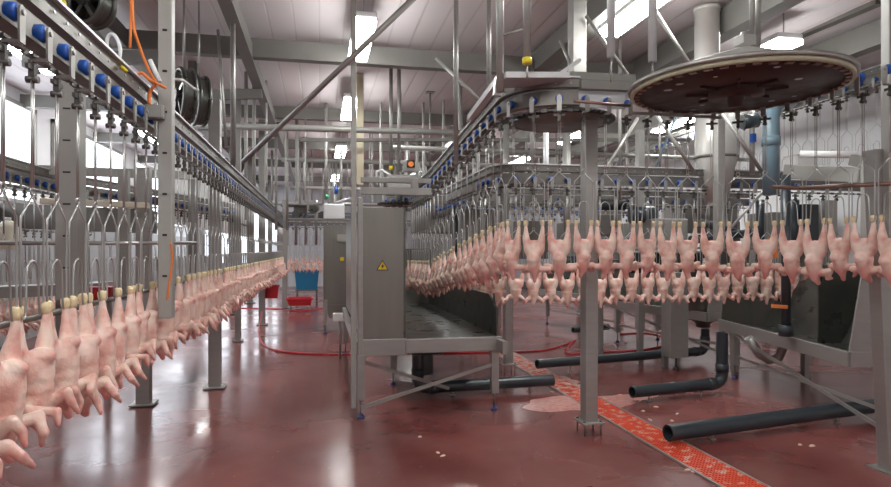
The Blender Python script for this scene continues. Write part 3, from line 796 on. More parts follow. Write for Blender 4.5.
b = MB(); b.box((.72, YC-.0, zc(192)), (.68, .06, .07)); b.box((.72, YC+.02, zc(181)), (.68, .06, .05)); b.box((.90, YC+.0, zc(186)), (.07, .05, .1)); b.build('top_beam', 'beam_light', t, bevel=.004)
b = MB()
p = Vector((.95, YC-.0, 0))
b.build
o = None
# electric hazard sticker
c = aty(382.5, 265.5, YC); s = .058
b = MB(); b.prism([(c.x-s, YC, c.z-s*.8), (c.x+s, YC, c.z-s*.8), (c.x, YC, c.z+s*.95)], (0, -.003, 0)); so = b.build('warning_sticker', 'black', t)
so['label'] = 'yellow triangular warning sticker'
q = .80
b = MB(); b.prism([(c.x-s*q, YC-.004, c.z-s*.8+.007), (c.x+s*q, YC-.004, c.z-s*.8+.007), (c.x, YC-.004, c.z+s*.95-.014)], (0, -.002, 0)); k = b.build('sticker_face', 'sign', None); k.parent = so
b = MB(); b.prism([(c.x-.002+dx, YC-.008, c.z-.008+dz) for dx, dz in ((.012, .034), (-.014, -.004), (-.001, -.004), (-.008, -.028), (.02, .008), (.005, .008))], (0, -.002, 0)); k = b.build('sticker_symbol', 'black', None); k.parent = so
# drain sump under the cabinet
b = MB(); b.box((1.12, 6.5, .56), (.34, .4, .16)); b.cyl((1.12, 6.5, .48), (1.12, 6.5, .24), .10, 18); b.build('drain_sump', 'pvc', t, bevel=.01)
# machinery on top of cabinet
t = thing('air_manifold', 'cluster of valves, hoses and an orange knob on top of the central cabinet', 'valve unit', at(405, 180, 8.9))
b = MB(); p = at(402, 163, 8.9); b.box(p, (.22, .2, .05)); b.box(at(411, 168, 8.9), (.25, .15, .12)); b.box(at(404, 184, 8.9), (.5, .2, .25)); b.build('valve_body', 'steel', t)
b = MB(); b.lathe([(0, -.05), (.06, -.05), (.06, .05), (0, .05)], 16, tuple(at(411, 164, 8.7))); b.build('motor', 'black', t)
b = MB(); b.cyl(at(411, 164, 8.6), at(411, 164, 8.52), .04, 14); b.build('knob', 'orange', t)
b = MB(); b.tube([at(377, 185, 8.8), at(377, 172, 8.8), at(382, 170, 8.8), at(390, 175, 8.8), at(396, 181, 8.8)], .022, 8); b.build('air_hose', 'tube', t)
b = MB(); b.lathe([(0, -.03), (.03, -.03), (.03, .03), (0, .03)], 10, tuple(at(391, 168, 8.8))); b.build('plug', 'yellow', t)
b = MB()
b.cyl(at(396, 185, 8.9), at(396, 150, 8.9), .014, 6); b.build('pipe', 'steel', t)
b = MB(); b.cyl(at(424, 185, 8.9), at(424, 165, 8.9), .012, 6); b.build('pipe', 'steel', t)
b = MB(); b.cyl(at(400, 200, 9.6), at(400, 176, 9.6), .06, 12); b.build('pipe', 'steel', t)

# far cabinet
t = thing('wash_cabinet', 'smaller stainless cabinet behind the mast, farther along the aisle', 'cabinet', (.3, 10.5, 0))
D = 11.5
A = at(324, 225, D); B = at(352, 305, D)
y0 = A.y; b = MB(); b.box(((A.x+B.x)/2, y0+.02, (A.z+B.z)/2), (B.x-A.x, .03, A.z-B.z)); b.build('front_panel', 'panel', t)
b = MB(); b.box((A.x, y0+1.0, (A.z+B.z)/2), (.02, 2, A.z-B.z)); b.build('side_panel', 'panel', t)
b = MB(); b.prism([(A.x, y0-.02, B.z), (A.x+.1, y0-.02, B.z-.25), (B.x, y0-.02, B.z-.35), (B.x, y0-.02, B.z)], (0, 1.5, 0)); b.build('hopper', 'panel', t)
leg_foot(t, A.x+.03, y0, B.z+.1, .07); leg_foot(t, A.x+.03, y0+1.9, B.z+.1, .07); leg_foot(t, B.x-.03, y0+1.9, B.z+.1, .07)
b = MB(); b.box(at(342, 238, D-.05), (.18, .03, .14)); b.build('switch_plate', 'beam_light', t)
b = MB(); b.box(at(342, 259, D-.08), (.07, .01, .07)); b.build('warning_sticker', 'sign', t)
b = MB(); b.box(at(334, 212, 11.6), (.4, .3, .3)); b.build('top_housing', 'alu', t, bevel=.02)
t = thing('control_lamps', 'small green lamp and blue bottle above the far cabinet', 'signal unit', at(333, 200, 11.5))
b = MB(); b.cyl(at(327, 199, 11.5), at(327, 195, 11.5), .035, 10); b.build('green_lamp', mat('green_lamp', (.05, .4, .2), .4), t)
b = MB(); b.cyl(at(336, 194, 11.5), at(336, 186, 11.5), .035, 10); b.build('blue_bottle', 'blue', t)
b = MB(); b.cyl(at(334, 204, 11.5), at(350, 198, 11.5), .03, 10); b.build('arm', 'alu', t)
p = at(335, 295, 11.0)
t = thing('floor_valve', 'small pale valve block with black knob low behind the mast', 'valve', at(341, 300, 9))
b = MB(); b.box(at(339, 317, 9.0), (.18, .1, .12)); b.build('body', 'white', t, bevel=.01)
b = MB(); b.cyl(at(348, 320, 8.9), at(348, 312, 8.9), .05, 10); b.build('knob', 'black', t)
b = MB(); b.cyl(at(340, 320, 9.0), Vector((at(340, 320, 9.0).x, at(340, 320, 9.0).y, 0)), .02, 8); b.build('stem', 'steel', t)

# ------------------------------------------------------------------ right trough (aisle edge from P1 far to P0 near)
def trough(name_label, P1, P0, zr, ztop, depth, endpanel=True, legs=(), brace=True):
    e = (P0-P1); e.z = 0; L_ = e.length; e.normalize(); n = Vector((-e.y, e.x, 0))  # n away from the aisle
    if n.x < 0: n = -n
    t = thing('gutting_trough', name_label, 'trough', (P1.x, P1.y, 0))
    a = Vector((P1.x, P1.y, zr)); c = Vector((P0.x, P0.y, zr))
    b = MB(); b.bar(a, c, .05, .13); b.build('rim_beam', 'steel', t, bevel=.004)
    b = MB(); b.bar(c, c+n*depth, .05, .13); b.build('end_beam', 'steel', t, bevel=.004)
    b = MB(); b.bar(a, a+n*depth, .05, .13); b.build('end_beam', 'steel', t)
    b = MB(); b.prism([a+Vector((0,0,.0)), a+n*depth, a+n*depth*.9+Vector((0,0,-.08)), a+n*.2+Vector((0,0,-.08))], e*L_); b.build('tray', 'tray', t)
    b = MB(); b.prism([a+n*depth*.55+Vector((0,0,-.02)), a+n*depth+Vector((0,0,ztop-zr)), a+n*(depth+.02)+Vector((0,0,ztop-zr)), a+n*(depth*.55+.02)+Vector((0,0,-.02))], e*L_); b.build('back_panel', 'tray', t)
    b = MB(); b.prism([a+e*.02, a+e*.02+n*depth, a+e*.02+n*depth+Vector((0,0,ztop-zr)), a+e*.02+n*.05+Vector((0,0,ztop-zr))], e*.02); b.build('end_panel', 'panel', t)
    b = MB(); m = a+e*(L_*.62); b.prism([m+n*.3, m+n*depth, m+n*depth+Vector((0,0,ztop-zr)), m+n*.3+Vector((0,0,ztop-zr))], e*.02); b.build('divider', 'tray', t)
    if endpanel:
        b = MB(); m = c-e*.03; b.prism([m+Vector((0,0,.03)), m+n*depth+Vector((0,0,.03)), m+n*depth+Vector((0,0,ztop-zr+.25)), m+n*.16+Vector((0,0,ztop-zr+.25))], e*.02); b.build('end_panel', 'steel', t)
    for (f, g) in legs:
        p = a+e*L_*f+n*depth*g; leg_foot(t, p.x, p.y, zr-.02, .085)
    if brace:
        b = MB(); p = a+e*.2+Vector((0,0,-.05)); q = c+e*.42+Vector((0,0,-.50)); b.bar(p, q, .015, .035); b.build('diagonal_brace', 'steel', t)
        b = MB(); p = a+e*.2+n*.05+Vector((0,0,-.36)); q = c+e*.42+n*.05+Vector((0,0,-.36)); b.bar(p, q, .015, .03); b.build('stretcher', 'steel', t)
    return t
P1 = at(720, 328, 7.77); P0 = at(850, 365, 5.27)
trough('long open stainless trough on legs at the right, below the hanging birds', P1, P0, .64, 1.42, .95, legs=((.12, .05), (.12, 1.0), (.96, 1.0)))
P1b = at(600, 300, 11.6); P0b = at(716, 345, 7.7)
P1b = at(607, 304, 10.6); P0b = at(708, 323, 8.4)
trough('second stainless trough farther back behind the rear pipe', P1b, P0b, .66, 1.40, .9, endpanel=True, legs=((.1, .05), (.1, 1.0)), brace=True)
P1c = at(540, 296, 13.2); P0c = at(604, 308, 10.9)
trough('farthest stainless trough left of the other two', P1c, P0c, .68, 1.3, .8, legs=((.1, .05), (.9, .05)), brace=True)
# wide box leg with thin foot
t = thing('box_pillar', 'wide stainless box pillar on a thin levelling foot beside the funnel', 'pillar', (at(676, 369, 8.07).x, at(676, 369, 8.07).y, 0))
b = MB(); a = at(676, 300, 8.07); zz = at(676, 357, 8.07).z; b.box((a.x, a.y, (zz+1.3)/2), (.27, .16, 1.3-zz)); b.build('box', 'steel', t, bevel=.005)
b = MB(); b.cyl((a.x, a.y, .02), (a.x, a.y, zz), .012, 8); b.lathe([(0, 0), (.045, 0), (.045, .015), (.015, .035)], 12, (a.x, a.y, 0)); b.build('foot', 'pvc', t)
# divider box and white outlet pipe on right trough
t = thing('steel_outlet', 'bent stainless outlet pipe below the right trough', 'pipe', at(770, 355, 6.6))
b = MB(); b.tube([at(748, 338, 6.9), at(760, 355, 6.9), at(770, 360, 6.9), at(779, 357, 6.8), at(784, 345, 6.7), at(784, 335, 6.7)], .05, 14); b.build('elbow', 'steel', t)
t = thing('spray_valve', 'dark upright valve with orange lever inside the right trough', 'valve', at(786, 300, 6.1))
b = MB(); b.tube([at(786, 175, 6.1), at(786, 330, 6.1)], .045, 12); b.cyl(at(786, 325, 6.1), at(786, 336, 6.1), .07, 12); b.build('body', 'pvc', t)
b = MB(); b.bar(at(772, 306, 6.0), at(787, 307, 6.0), .03, .035); b.build('lever', 'orange', t)
b = MB(); b.box(at(773, 248, 6.05), (.07, .05, .2)); b.build('red_handle', 'orange', t)

# funnel and hanging ducts
p = at(703, 322, 8.8)
t = thing('collecting_funnel', 'steel funnel above the black elbow of the rear floor pipe', 'funnel', (p.x, p.y, .35))
b = MB(); b.lathe([(.31, .95), (.30, .80), (.22, .62), (.10, .52), (.10, .47), (.08, .47), (.08, .53), (.2, .64), (.28, .8), (.29, .95)], 28, (p.x, p.y, 0)); b.build('bowl', 'steel_dark', t)
# exhaust duct + tank above
t = thing('exhaust_duct', 'fat stainless duct dropping from the ceiling behind the big wheel', 'duct', at(706, 170, 6.9))
a = at(707, 10, 6.9); z0 = at(707, 100, 6.9).z; b = MB(); b.lathe([(.135, z0), (.135, at(707, 12, 6.9).z), (.15, at(707, 12, 6.9).z), (.15, at(707, 8, 6.9).z), (.0, at(707, 8, 6.9).z)], 28, (a.x, a.y, 0)); b.build('duct_pipe', 'tank', t)
p = at(716, 170, 7.3)
t = thing('cyclone_tank', 'pale stainless cylindrical tank tapering at the bottom, under the big wheel', 'tank', tuple(p))
b = MB(); zt_ = at(716, 95, 7.3).z; zb_ = at(716, 158, 7.3).z; zz = at(716, 205, 7.3).z
b.lathe([(0, zt_), (.24, zt_), (.24, zb_), (.12, zz), (0, zz)], 32, (p.x, p.y, 0)); b.build('shell', 'tank', t)
b = MB(); b.lathe([(.245, zb_-.01), (.25, zb_-.01), (.25, zb_+.02), (.245, zb_+.02)], 32, (p.x, p.y, 0)); b.build('seam', 'steel_dark', t)
t = thing('waste_pipe', 'blue-grey plastic pipe with socket joint right of the tank', 'pipe', at(772, 175, 6.6))
b = MB(); b.tube([at(771, 195, 6.6), at(771, 118, 6.6), at(774, 108, 6.7), at(782, 102, 6.9), at(792, 100, 7.1)], .085, 18); b.build('pipe', 'bluepipe', t)
b = MB(); b.cyl(at(771, 146, 6.6), at(771, 137, 6.6), .095, 18); b.build('socket', 'bluepipe', t)
t = thing('valve_cluster', 'dark valve and motor cluster behind the big wheel, left of the blue pipe', 'valve unit', at(750, 125, 7.2))
b = MB(); b.cyl(at(742, 122, 7.2), at(757, 120, 7.2), .09, 14); b.build('motor', 'pvc', t)
b = MB(); b.cyl(at(752, 175, 7.2), at(752, 105, 7.2), .03, 10); b.build('riser', 'steel', t)
b = MB(); b.box(at(753, 138, 7.15), (.05, .05, .1)); b.build('solenoid', 'blue', t)
# pale horizontal roller and deck at right
t = thing('roller_table', 'pale grey conveyor box with a round roller behind the rightmost shackles', 'conveyor', at(840, 185, 6.2))
b = MB(); b.cyl(at(800, 154, 6.4), at(858, 155, 6.1), .035, 14); b.build('roller', 'white', t)
b = MB(); b.bar(at(792, 172, 7.0), at(868, 176, 6.2), .3, .16); b.build('box', 'beam_light', t, bevel=.01)
b = MB(); b.bar(at(852, 160, 5.6), at(891, 168, 5.2), .06, .10); b.build('arm', 'steel_dark', t)
t = thing('crate_bin', 'white plastic box among the shackles right of the tank', 'box', at(797, 165, 7.2))
b = MB(); b.box(at(800, 163, 7.2), (.26, .2, .16)); b.build('body', 'white', t, bevel=.01)
b = MB(); b.box(at(800, 156.5, 7.2), (.28, .22, .015)); b.build('lid', 'alu', t)
# dark machinery behind lower birds
def cluster(label, boxes, cyls, m='pvc'):
    c0 = boxes[0]
    t = thing('drive_unit', label, 'machinery', at(c0[0], c0[1], c0[2]))
    for (px, py, D, w, d, h, mm) in boxes:
        b = MB(); b.box(at(px, py, D), (w, d, h)); b.build('housing', mm, t, bevel=.01)
    for (px, py, D, w, d, h, mm) in boxes[:1]:
        p = at(px, py, D); b = MB(); b.box((p.x, p.y, (p.z-h/2)/2), (.07, .07, p.z-h/2)); b.build('leg', 'steel', t)
    for (px0, py0, px1, py1, D, r, mm) in cyls:
        b = MB(); b.cyl(at(px0, py0, D), at(px1, py1, D), r, 14); b.build('cylinder', mm, t)
    return t
cluster('dark motor and pipes behind the lower shackles right of centre', [(805, 225, 7.4, .22, .2, .5, 'pvc'), (828, 225, 7.4, .14, .14, .6, 'steel')], [(792, 200, 792, 260, 7.4, .08, 'pvc'), (700, 222, 745, 235, 8.0, .05, 'pvc')])
cluster('grey housing with dark drum behind the middle shackles', [(665, 232, 8.2, .5, .3, .35, 'steel'), (720, 240, 8.2, .4, .3, .5, 'steel_dark')], [(630, 215, 655, 215, 8.3, .12, 'pvc')])
cluster('steel gearbox behind the left end of the upper birds', [(600, 225, 8.6, .5, .3, .3, 'steel_dark'), (570, 240, 8.8, .3, .3, .5, 'steel')], [(600, 205, 625, 205, 8.6, .08, 'black')])
# ------------------------------------------------------------------ floor pipes
def fpipe(label, pts, r, clip=None):
    t = thing('floor_pipe', label, 'pipe', (pts[0].x, pts[0].y, 0))
    b = MB(); b.hollow(smooth_path(pts, [max(.1, r*1.5)]*(len(pts)-2)) if len(pts) > 2 else pts, r, .012, 22); b.build('pipe', 'pvc', t)
    if len(pts) > 2:
        for i in range(1, len(pts)-1):
            for q in (pts[i-1], pts[i+1]):
                dd = (q-pts[i]).normalized(); b = MB(); b.cyl(pts[i]+dd*(r*2), pts[i]+dd*(r*2+.09), r*1.12, 20); b.build('socket', 'pvc', t)
    # low saddle supports
    n = 2
    for f in (.18, .75):
        p = pts[0].lerp(pts[1], f); d = (pts[1]-pts[0]).normalized(); u = Vector((d.y, -d.x, 0))
        b = MB(); b.cyl((p.x, p.y, 0), (p.x, p.y, p.z-r+.005), .012, 8); b.lathe([(0, 0), (.03, 0), (.03, .008), (0, .008)], 10, (p.x, p.y, 0)); b.build('support', 'steel', t)
    return t
def fz(px, py, r, z):  # point on a horizontal plane at height z
    return at(px, py, F*(EYE-z)/(py-250.0))
fpipe('dark pipe with open end nearest the red drain, lower right', [fz(668, 433, .07, .10), fz(885, 404, .07, .12)], .068)
fpipe('black pipe turning up in an elbow, open end near the pink foam', [fz(632, 392, .06, .12), fz(722, 383, .06, .12), Vector((fz(722, 383, .06, .12).x, fz(722, 383, .06, .12).y, .68))], .062)
a = fz(537, 364, .06, .14); c = fz(705, 351, .06, .14)
fpipe('rear grey pipe running to the funnel elbow', [a, c, Vector((c.x, c.y, .46))], .06)
a = fz(553, 380, .06, .12); c = fz(418, 388, .06, .10)
fpipe('dark pipe coming out from under the central cabinet toward the drain', [a, c, Vector((c.x, c.y, .5))], .065)
fpipe('short distant pipe stub beyond the hose', [fz(573, 330, .06, .2), fz(608, 327, .06, .2)], .05)
# clamp ring on black pipe
# ------------------------------------------------------------------ drain grating, built of bars
t = thing('floor_drain', 'long orange-red plastic grating strewn with pale scraps in the floor', 'drain', (2.79, 3, 0))
xa, xb = 2.64, 2.95
b = MB()
for k in range(11):
    x = xa+.02+(xb-xa-.04)*k/10; b.box((x, 6.5, .006), (.010, 9.0, .014))
y = 2.0
while y < 11.0: b.box(((xa+xb)/2, y, .005), (xb-xa-.03, .011, .013)); y += .032
g = b.build('grating', 'grate', t)
b = MB()
for x in (xa, xb): b.box((x, 6.5, .005), (.018, 9.0, .016))
b.build('edge_frame', 'steel', t)
b = MB(); b.box(((xa+xb)/2, 6.5, .001), (xb-xa, 9.0, .002)); b.build('channel', mat('drain_channel', (.20, .015, .008), .3), t)
def blob(name, cx, cy, rx, ry, h, label, cat, m, seed, kind=None, n=40, rot=0):
    q = random.Random(seed); ph = [q.uniform(0, 6.28) for _ in range(4)]
    vs = [(cx, cy, h)]; rings = 4
    for r_ in range(1, rings+1):
        f = r_/rings
        for j in range(n):
            a = 2*PI*j/n; k = 1+.12*math.sin(2*a+ph[0])+.09*math.sin(3*a+ph[1])+.06*math.sin(5*a+ph[2])+.04*math.sin(9*a+ph[3])
            x = math.cos(a)*rx*f*k; y = math.sin(a)*ry*f*k; x, y = x*math.cos(rot)-y*math.sin(rot), x*math.sin(rot)+y*math.cos(rot)
            vs.append((cx+x, cy+y, h*(1-f**3)+.001+(0 if f == 1 else q.uniform(0, h*.3))))
    fs = [(0, 1+j, 1+(j+1)%n) for j in range(n)]
    for r_ in range(rings-1):
        for j in range(n): a = 1+r_*n+j; c = 1+r_*n+(j+1)%n; fs.append((a, a+n, c+n, c))
    b = MB(); b.add(vs, fs, True); o = b.build(name, m)
    return tag(o, label, cat, kind=kind)
p = floor_at(577, 403); blob('foam_puddle', p.x, p.y, .52, .36, .006, 'large pink foamy puddle left of the red drain beside the bolted column', 'puddle', 'spill', 3)
p = floor_at(548, 384); blob('foam_puddle', p.x+.15, p.y+.2, .3, .25, .005, 'pale residue patch across the drain past the pipe end', 'puddle', 'spill', 5)
p = floor_at(635, 397); blob('foam_puddle', p.x-.1, p.y, .35, .15, .004, 'pink wet patch under the open end of the black elbow pipe', 'puddle', 'spill', 8)
SC = [(656, 407), (690, 470), (800, 445), (812, 446), (650, 420), (677, 414), (643, 411), (694, 472), (620, 395), (640, 401), (604, 399), (580, 386), (541, 376), (529, 369), (443, 456), (438, 453), (420, 437), (672, 421), (552, 392), (640, 364)]
q = random.Random(5)
first = None
for i, (px, py) in enumerate(SC):
    p = floor_at(px, py)
    lab = 'small pale fat scrap lying on the wet red floor near the drain'
    o = blob('meat_scrap', 0, 0, .028*q.uniform(.6, 1.4), .016*q.uniform(.6, 1.4), .008, lab, 'scrap', 'scrap', i, n=12, rot=q.uniform(0, 3)); o['group'] = 'fat scraps on the floor'
    o.location = (p.x, p.y, .014 if xa < p.x < xb else 0)
# ------------------------------------------------------------------ hoses and clutter
def curve_pts(ctrl, n=8):
    out = []; P = [ctrl[0]]+ctrl+[ctrl[-1]]
    for i in range(1, len(P)-2):
        for k in range(n):
            t = k/n; a, b_, c, d = P[i-1], P[i], P[i+1], P[i+2]
            out.append(.5*((2*b_)+(c-a)*t+(2*a-5*b_+4*c-d)*t*t+(3*b_-a-3*c+d)*t**3))
    out.append(ctrl[-1]); return out
def fl(px, py, z=.012): return fz(px, py, 0, z)
b = MB(); b.tube(curve_pts([fl(262, 312, .35), fl(259, 333, .12), fl(264, 345), fl(280, 351), fl(315, 354), fl(350, 354), fl(420, 353), fl(500, 352), fl(545, 350), fl(572, 342), fl(574, 341), fl(566, 353), fl(600, 352), fl(640, 350), fl(664, 345), fl(663, 337), fl(645, 333), fl(620, 334)]), .014, 8)
tag(b.build('water_hose', 'hose'), 'long red hose snaking across the floor behind the cabinet', 'hose')
b = MB(); b.tube(curve_pts([fl(236, 308), fl(280, 309), fl(300, 311), fl(330, 307)]), .016, 6)
tag(b.build('water_hose', 'hose'), 'distant red hose near the red cart at the end of the aisle', 'hose')
def bin_(name, px, py, D, w, d, h, m, label, cat, taper=.85):
    p = at(px, py, D); t = thing(name, label, cat, (p.x, p.y, p.z))
    b = MB(); n = 4
    def ring(ww, dd, z): return [Vector((p.x+sx*ww/2, p.y+sy*dd/2, p.z+z)) for sx, sy in ((-1,-1),(1,-1),(1,1),(-1,1))]
    A = ring(w*taper, d*taper, 0); B = ring(w, d, h); E = ring(w*.9, d*.9, h); G = ring(w*taper*.9, d*taper*.9, .03)
    b.add(A+B+E+G, [(3,2,1,0)]+[(i, (i+1)%4, 4+(i+1)%4, 4+i) for i in range(4)]+[(4+i, 4+(i+1)%4, 8+(i+1)%4, 8+i) for i in range(4)]+[(8+i, 8+(i+1)%4, 12+(i+1)%4, 12+i) for i in range(4)]+[(12,13,14,15)])
    b.build('shell', m, t)
    b = MB()
    for a_, c_ in zip(B, B[1:]+B[:1]): b.bar(a_, c_, .04, .04)
    b.build('rim', m, t)
    return t, p
t, p = bin_('waste_bin', 307, 289, 19.0, .75, .6, .62, 'bluebin', 'large blue plastic tub at the far end of the aisle', 'tub')
b = MB()
for sx in (-.3, .3):
    for sy in (-.2, .2): b.cyl((p.x+sx, p.y+sy, 0), (p.x+sx, p.y+sy, p.z), .03, 8)
b.box((p.x, p.y, p.z-.03), (.7, .5, .05)); b.build('stand', 'steel_dark', t)
t, p = bin_('tray_cart', 300, 305, 16.0, .65, .5, .18, 'red', 'low red tray cart standing on the floor before the blue tub', 'cart')
b = MB()
for sx in (-.25, .25): b.cyl((p.x+sx, p.y-.2, 0), (p.x+sx, p.y-.2, p.z), .02, 8); b.cyl((p.x+sx, p.y+.2, 0), (p.x+sx, p.y+.2, p.z), .02, 8)
b.build('leg', 'steel', t)
t, p = bin_('bucket', 271.5, 298, 13.0, .30, .28, .26, 'red', 'small red bucket hanging on the third floor post of the left line', 'bucket')
b = MB(); b.tube([Vector((p.x-.14, p.y, p.z+.26)), Vector((p.x, p.y, p.z+.42)), Vector((p.x+.14, p.y, p.z+.26))], .01, 6); b.build('bail', 'wire', t)
# spoked fan drums under the ceiling on the left
def drum(px, py, D, r, rz, label, stem=True):
    p = at(px, py, D); t = thing('fan_drum', label, 'fan', tuple(p), 'fan drums')
    ax = Vector((math.cos(rz), math.sin(rz), 0)); up = Vector((0,0,1)); u = ax.cross(up)
    def ringpts(rr, off): return [p+ax*off+(u*math.cos(2*PI*i/28)+up*math.sin(2*PI*i/28))*rr for i in range(28)]
    b = MB(); b.tube(ringpts(r, -.05), .022, 8, closed=True); b.tube(ringpts(r, .05), .022, 8, closed=True)
    vs = ringpts(r, -.05)+ringpts(r, .05); b.add(vs, [(i, (i+1)%28, 28+(i+1)%28, 28+i) for i in range(28)], True); b.build('rim', 'tray', t)
    b = MB(); b.add(ringpts(r*.97, .02)+ringpts(r*.97, .03), [tuple(range(28)), tuple(range(28, 56))]); b.build('back_plate', 'disc', t)
    b = MB(); b.cyl(p-ax*.09, p+ax*.06, r*.25, 16); b.build('hub', 'black', t)
    for k in range(5):
        a = 2*PI*k/5+.3; d = u*math.cos(a)+up*math.sin(a); b = MB(); b.bar(p-ax*.045+d*r*.2, p-ax*.045+d*r*.95, .05, .03); b.build('spoke', 'tray', t)
    if stem:
        b = MB(); b.cyl(p+up*r, Vector((p.x, p.y, CEIL)), .012, 8); b.build('hanger', 'steel', t)
    return t
drum(92, 4, 4.2, .15, R(60), 'dark round spoked drum at the top left above the track')
drum(184, 96, 6.2, .27, R(25), 'left of two dark spoked drums beside the slotted post')
drum(199, 101, 6.8, .27, R(25), 'right of two dark spoked drums beside the slotted post')
drum(238, 155, 11, .3, R(20), 'distant dark drum above the middle of the left track')
b = MB(); b.tube([at(168, 79, 3.55), at(182, 80, 3.9), at(193, 88, 4.4), at(198, 90, 5.2)], .012, 8); tag(b.build('bent_bar', 'steel'), 'bent pale bar from the slotted post to the dark drums', 'bar')
# box and orange cables on post
p = at(156, 113, 3.5); t = thing('junction_box', 'small grey box fixed left of the slotted hanging post', 'junction box', tuple(p))
b = MB(); b.box(p, (.10, .09, .08)); b.build('housing', 'steel', t, bevel=.004); b = MB(); b.box(p+Vector((0, -.048, 0)), (.085, .006, .065)); b.build('lid', 'beam_light', t)
b = MB(); b.tube(curve_pts([at(130, -40, 3.3), at(131, 10, 3.3), at(130, 48, 3.3)]), .007, 8); b.tube(curve_pts([at(132, -40, 3.3), at(133, 20, 3.25), at(139, 45, 3.3), at(148, 68, 3.35), at(156, 82, 3.4), at(166, 88, 3.45)]), .008, 8)
b.tube(curve_pts([at(136, 76, 3.3), at(142, 73, 3.3), at(150, 80, 3.3), at(158, 84, 3.35)]), .009, 8); b.tube(curve_pts([at(156, 84, 3.35), at(150, 92, 3.35), at(149, 104, 3.35)]), .010, 8)
q = b.build('orange_rope', 'orange'); tag(q, 'tangled bright orange rope hanging beside the slotted post', 'rope')
b = MB(); b.tube(curve_pts([at(171, 243, 3.4), at(172, 262, 3.42), at(169, 285, 3.42), at(167, 300, 3.42)]), .006, 6); tag(b.build('orange_cable', 'orange'), 'thin orange cable down the lower end of the slotted post', 'cable')
b = MB(); pts = [at(113.5+6.5*math.cos(a)+2*math.sin(a), 48+14*math.sin(a), 3.0) for a in [2*PI*i/24 for i in range(24)]]; b.tube(pts, .009, 8, closed=True)
tag(b.build('hose_loop', 'tube'), 'loop of pale clear hose standing above the left track', 'hose')
b = MB(); b.cyl(at(123, 70, 3.0), at(125, 68, 3.0), .02, 10); tag(b.build('hose_plug', 'yellow'), 'yellow plug below the clear hose loop', 'plug')
b = MB(); b.cyl(at(59, 3, 2.7), at(64, 4, 2.7), .018, 10); tag(b.build('hose_plug', 'yellow'), 'yellow plug at the top left above the track', 'plug')
b = MB(); b.cyl(at(150, 60, 3.3), at(160, 82, 3.3), .012, 8); tag(b.build('rod_sleeve', 'white'), 'short white slanted sleeve among the orange rope', 'sleeve')
# left mid-ground clutter
t = thing('side_conveyor', 'cream-topped side conveyor behind the near left shackles', 'conveyor', at(80, 198, 7.2))
b = MB(); b.bar(at(40, 201, 5.6), at(150, 206, 6.0), .06, .06); b.build('guard', 'cream', t, bevel=.01)
b = MB(); b.bar(at(-20, 215, 7.6), at(150, 222, 7.8), .5, .30); b.build('frame', 'steel_dark', t)
b = MB(); b.bar(at(-20, 183, 8), at(110, 200, 8), .06, .08); b.build('side_rail', 'beam', t)
b = MB(); b.bar(at(-30, 293, 6.6), at(110, 287, 6.9), .5, .12); b.build('tray', 'steel', t)
for px in (-10, 60, 108):
    p = at(px, 300, 7.0); b = MB(); b.box((p.x, p.y, .55), (.07, .07, 1.1)); b.build('leg', 'steel', t)
p = at(8, 235, 6.5); t = thing('plastic_jug', 'cream plastic container at the left edge behind the shackles', 'container', tuple(p))
b = MB(); b.lathe([(0, -.16), (.09, -.16), (.10, -.1), (.10, .08), (.06, .14), (.03, .16), (0, .16)], 18, tuple(p)); b.build('body', 'cream', t)
b = MB(); b.cyl(p+Vector((0,0,.16)), p+Vector((0,0,.19)), .03, 12); b.build('cap', 'white', t)
t = thing('crate', 'red plastic crate behind the near birds by the hanging post', 'crate', at(95, 297, 6.6))
b = MB(); b.box(at(98, 293, 6.5), (.32, .25, .14)); b.build('body', 'red', t, bevel=.01)
# far end-of-hall machinery
t = thing('hall_machine', 'grey machine with drums at the far end of the aisle under thin rods', 'machinery', at(312, 215, 19))
b = MB(); b.box(at(300, 205, 20), (1.2, .5, .12)); b.build('deck', 'steel_dark', t)
b = MB(); b.box(at(300, 210, 20), (.4, .3, .25)); b.build('housing', 'steel_dark', t)
for px, py, r in ((296, 214, .13), (312, 208, .16), (322, 215, .12), (305, 222, .1)):
    b = MB(); b.cyl(at(px, py, 19.6), at(px+3, py, 20.2), r, 12); b.build('drum', 'tray', t)
for px in (287, 296, 306, 316):
    b = MB(); b.cyl(at(px, 200, 20), at(px, 245, 20), .05, 10); b.build('cylinder', 'steel', t)
for i, (px, py, D, w, h) in enumerate([(440, 215, 13, 1.2, .8), (480, 235, 12.5, 1.0, 1.0), (600, 240, 14.5, 1.4, .8), (700, 215, 11.5, 1.2, .7), (790, 240, 10.2, 1.2, .9)]):
    lab = ['grey machine block behind the descending birds', 'steel block low behind the densest birds', 'wide machine block behind the upper row middle', 'machine block behind the tank foot', 'machine block behind the rightmost lower birds'][i]
    p = at(px, py, D); t = thing('machine_block', lab, 'machinery', (p.x, p.y, 0))
    b = MB(); b.box((p.x, p.y, p.z), (w, .6, h)); b.build('housing', 'beam', t, bevel=.02)
    b = MB(); b.box((p.x, p.y-.32, p.z+.1), (w*.5, .04, h*.4)); b.build('cover', 'steel_dark', t)
    for sx in (-1, 1): b = MB(); b.box((p.x+sx*w*.4, p.y, (p.z-h/2)/2), (.08, .08, p.z-h/2)); b.build('leg', 'steel', t)

# translucent strip curtain behind the left line
t = thing('strip_curtain', 'long white ribbed strip curtain hanging behind the left track', 'curtain', (-2.25, 14, 2.0))
b = MB(); y = 9.6
while y < 21: b.box((-2.25, y, 2.62), (.012, .17, 1.24)); y += .19
b.build('strips', 'white', t)['kind'] = 'stuff'
b = MB(); b.box((-2.25, 15.3, 3.27), (.06, 11.8, .07)); b.build('hanging_rail', 'beam', t)
b = MB(); b.box((-2.22, 15.3, 2.35), (.04, 11.8, .05)); b.build('batten', 'beam', t)
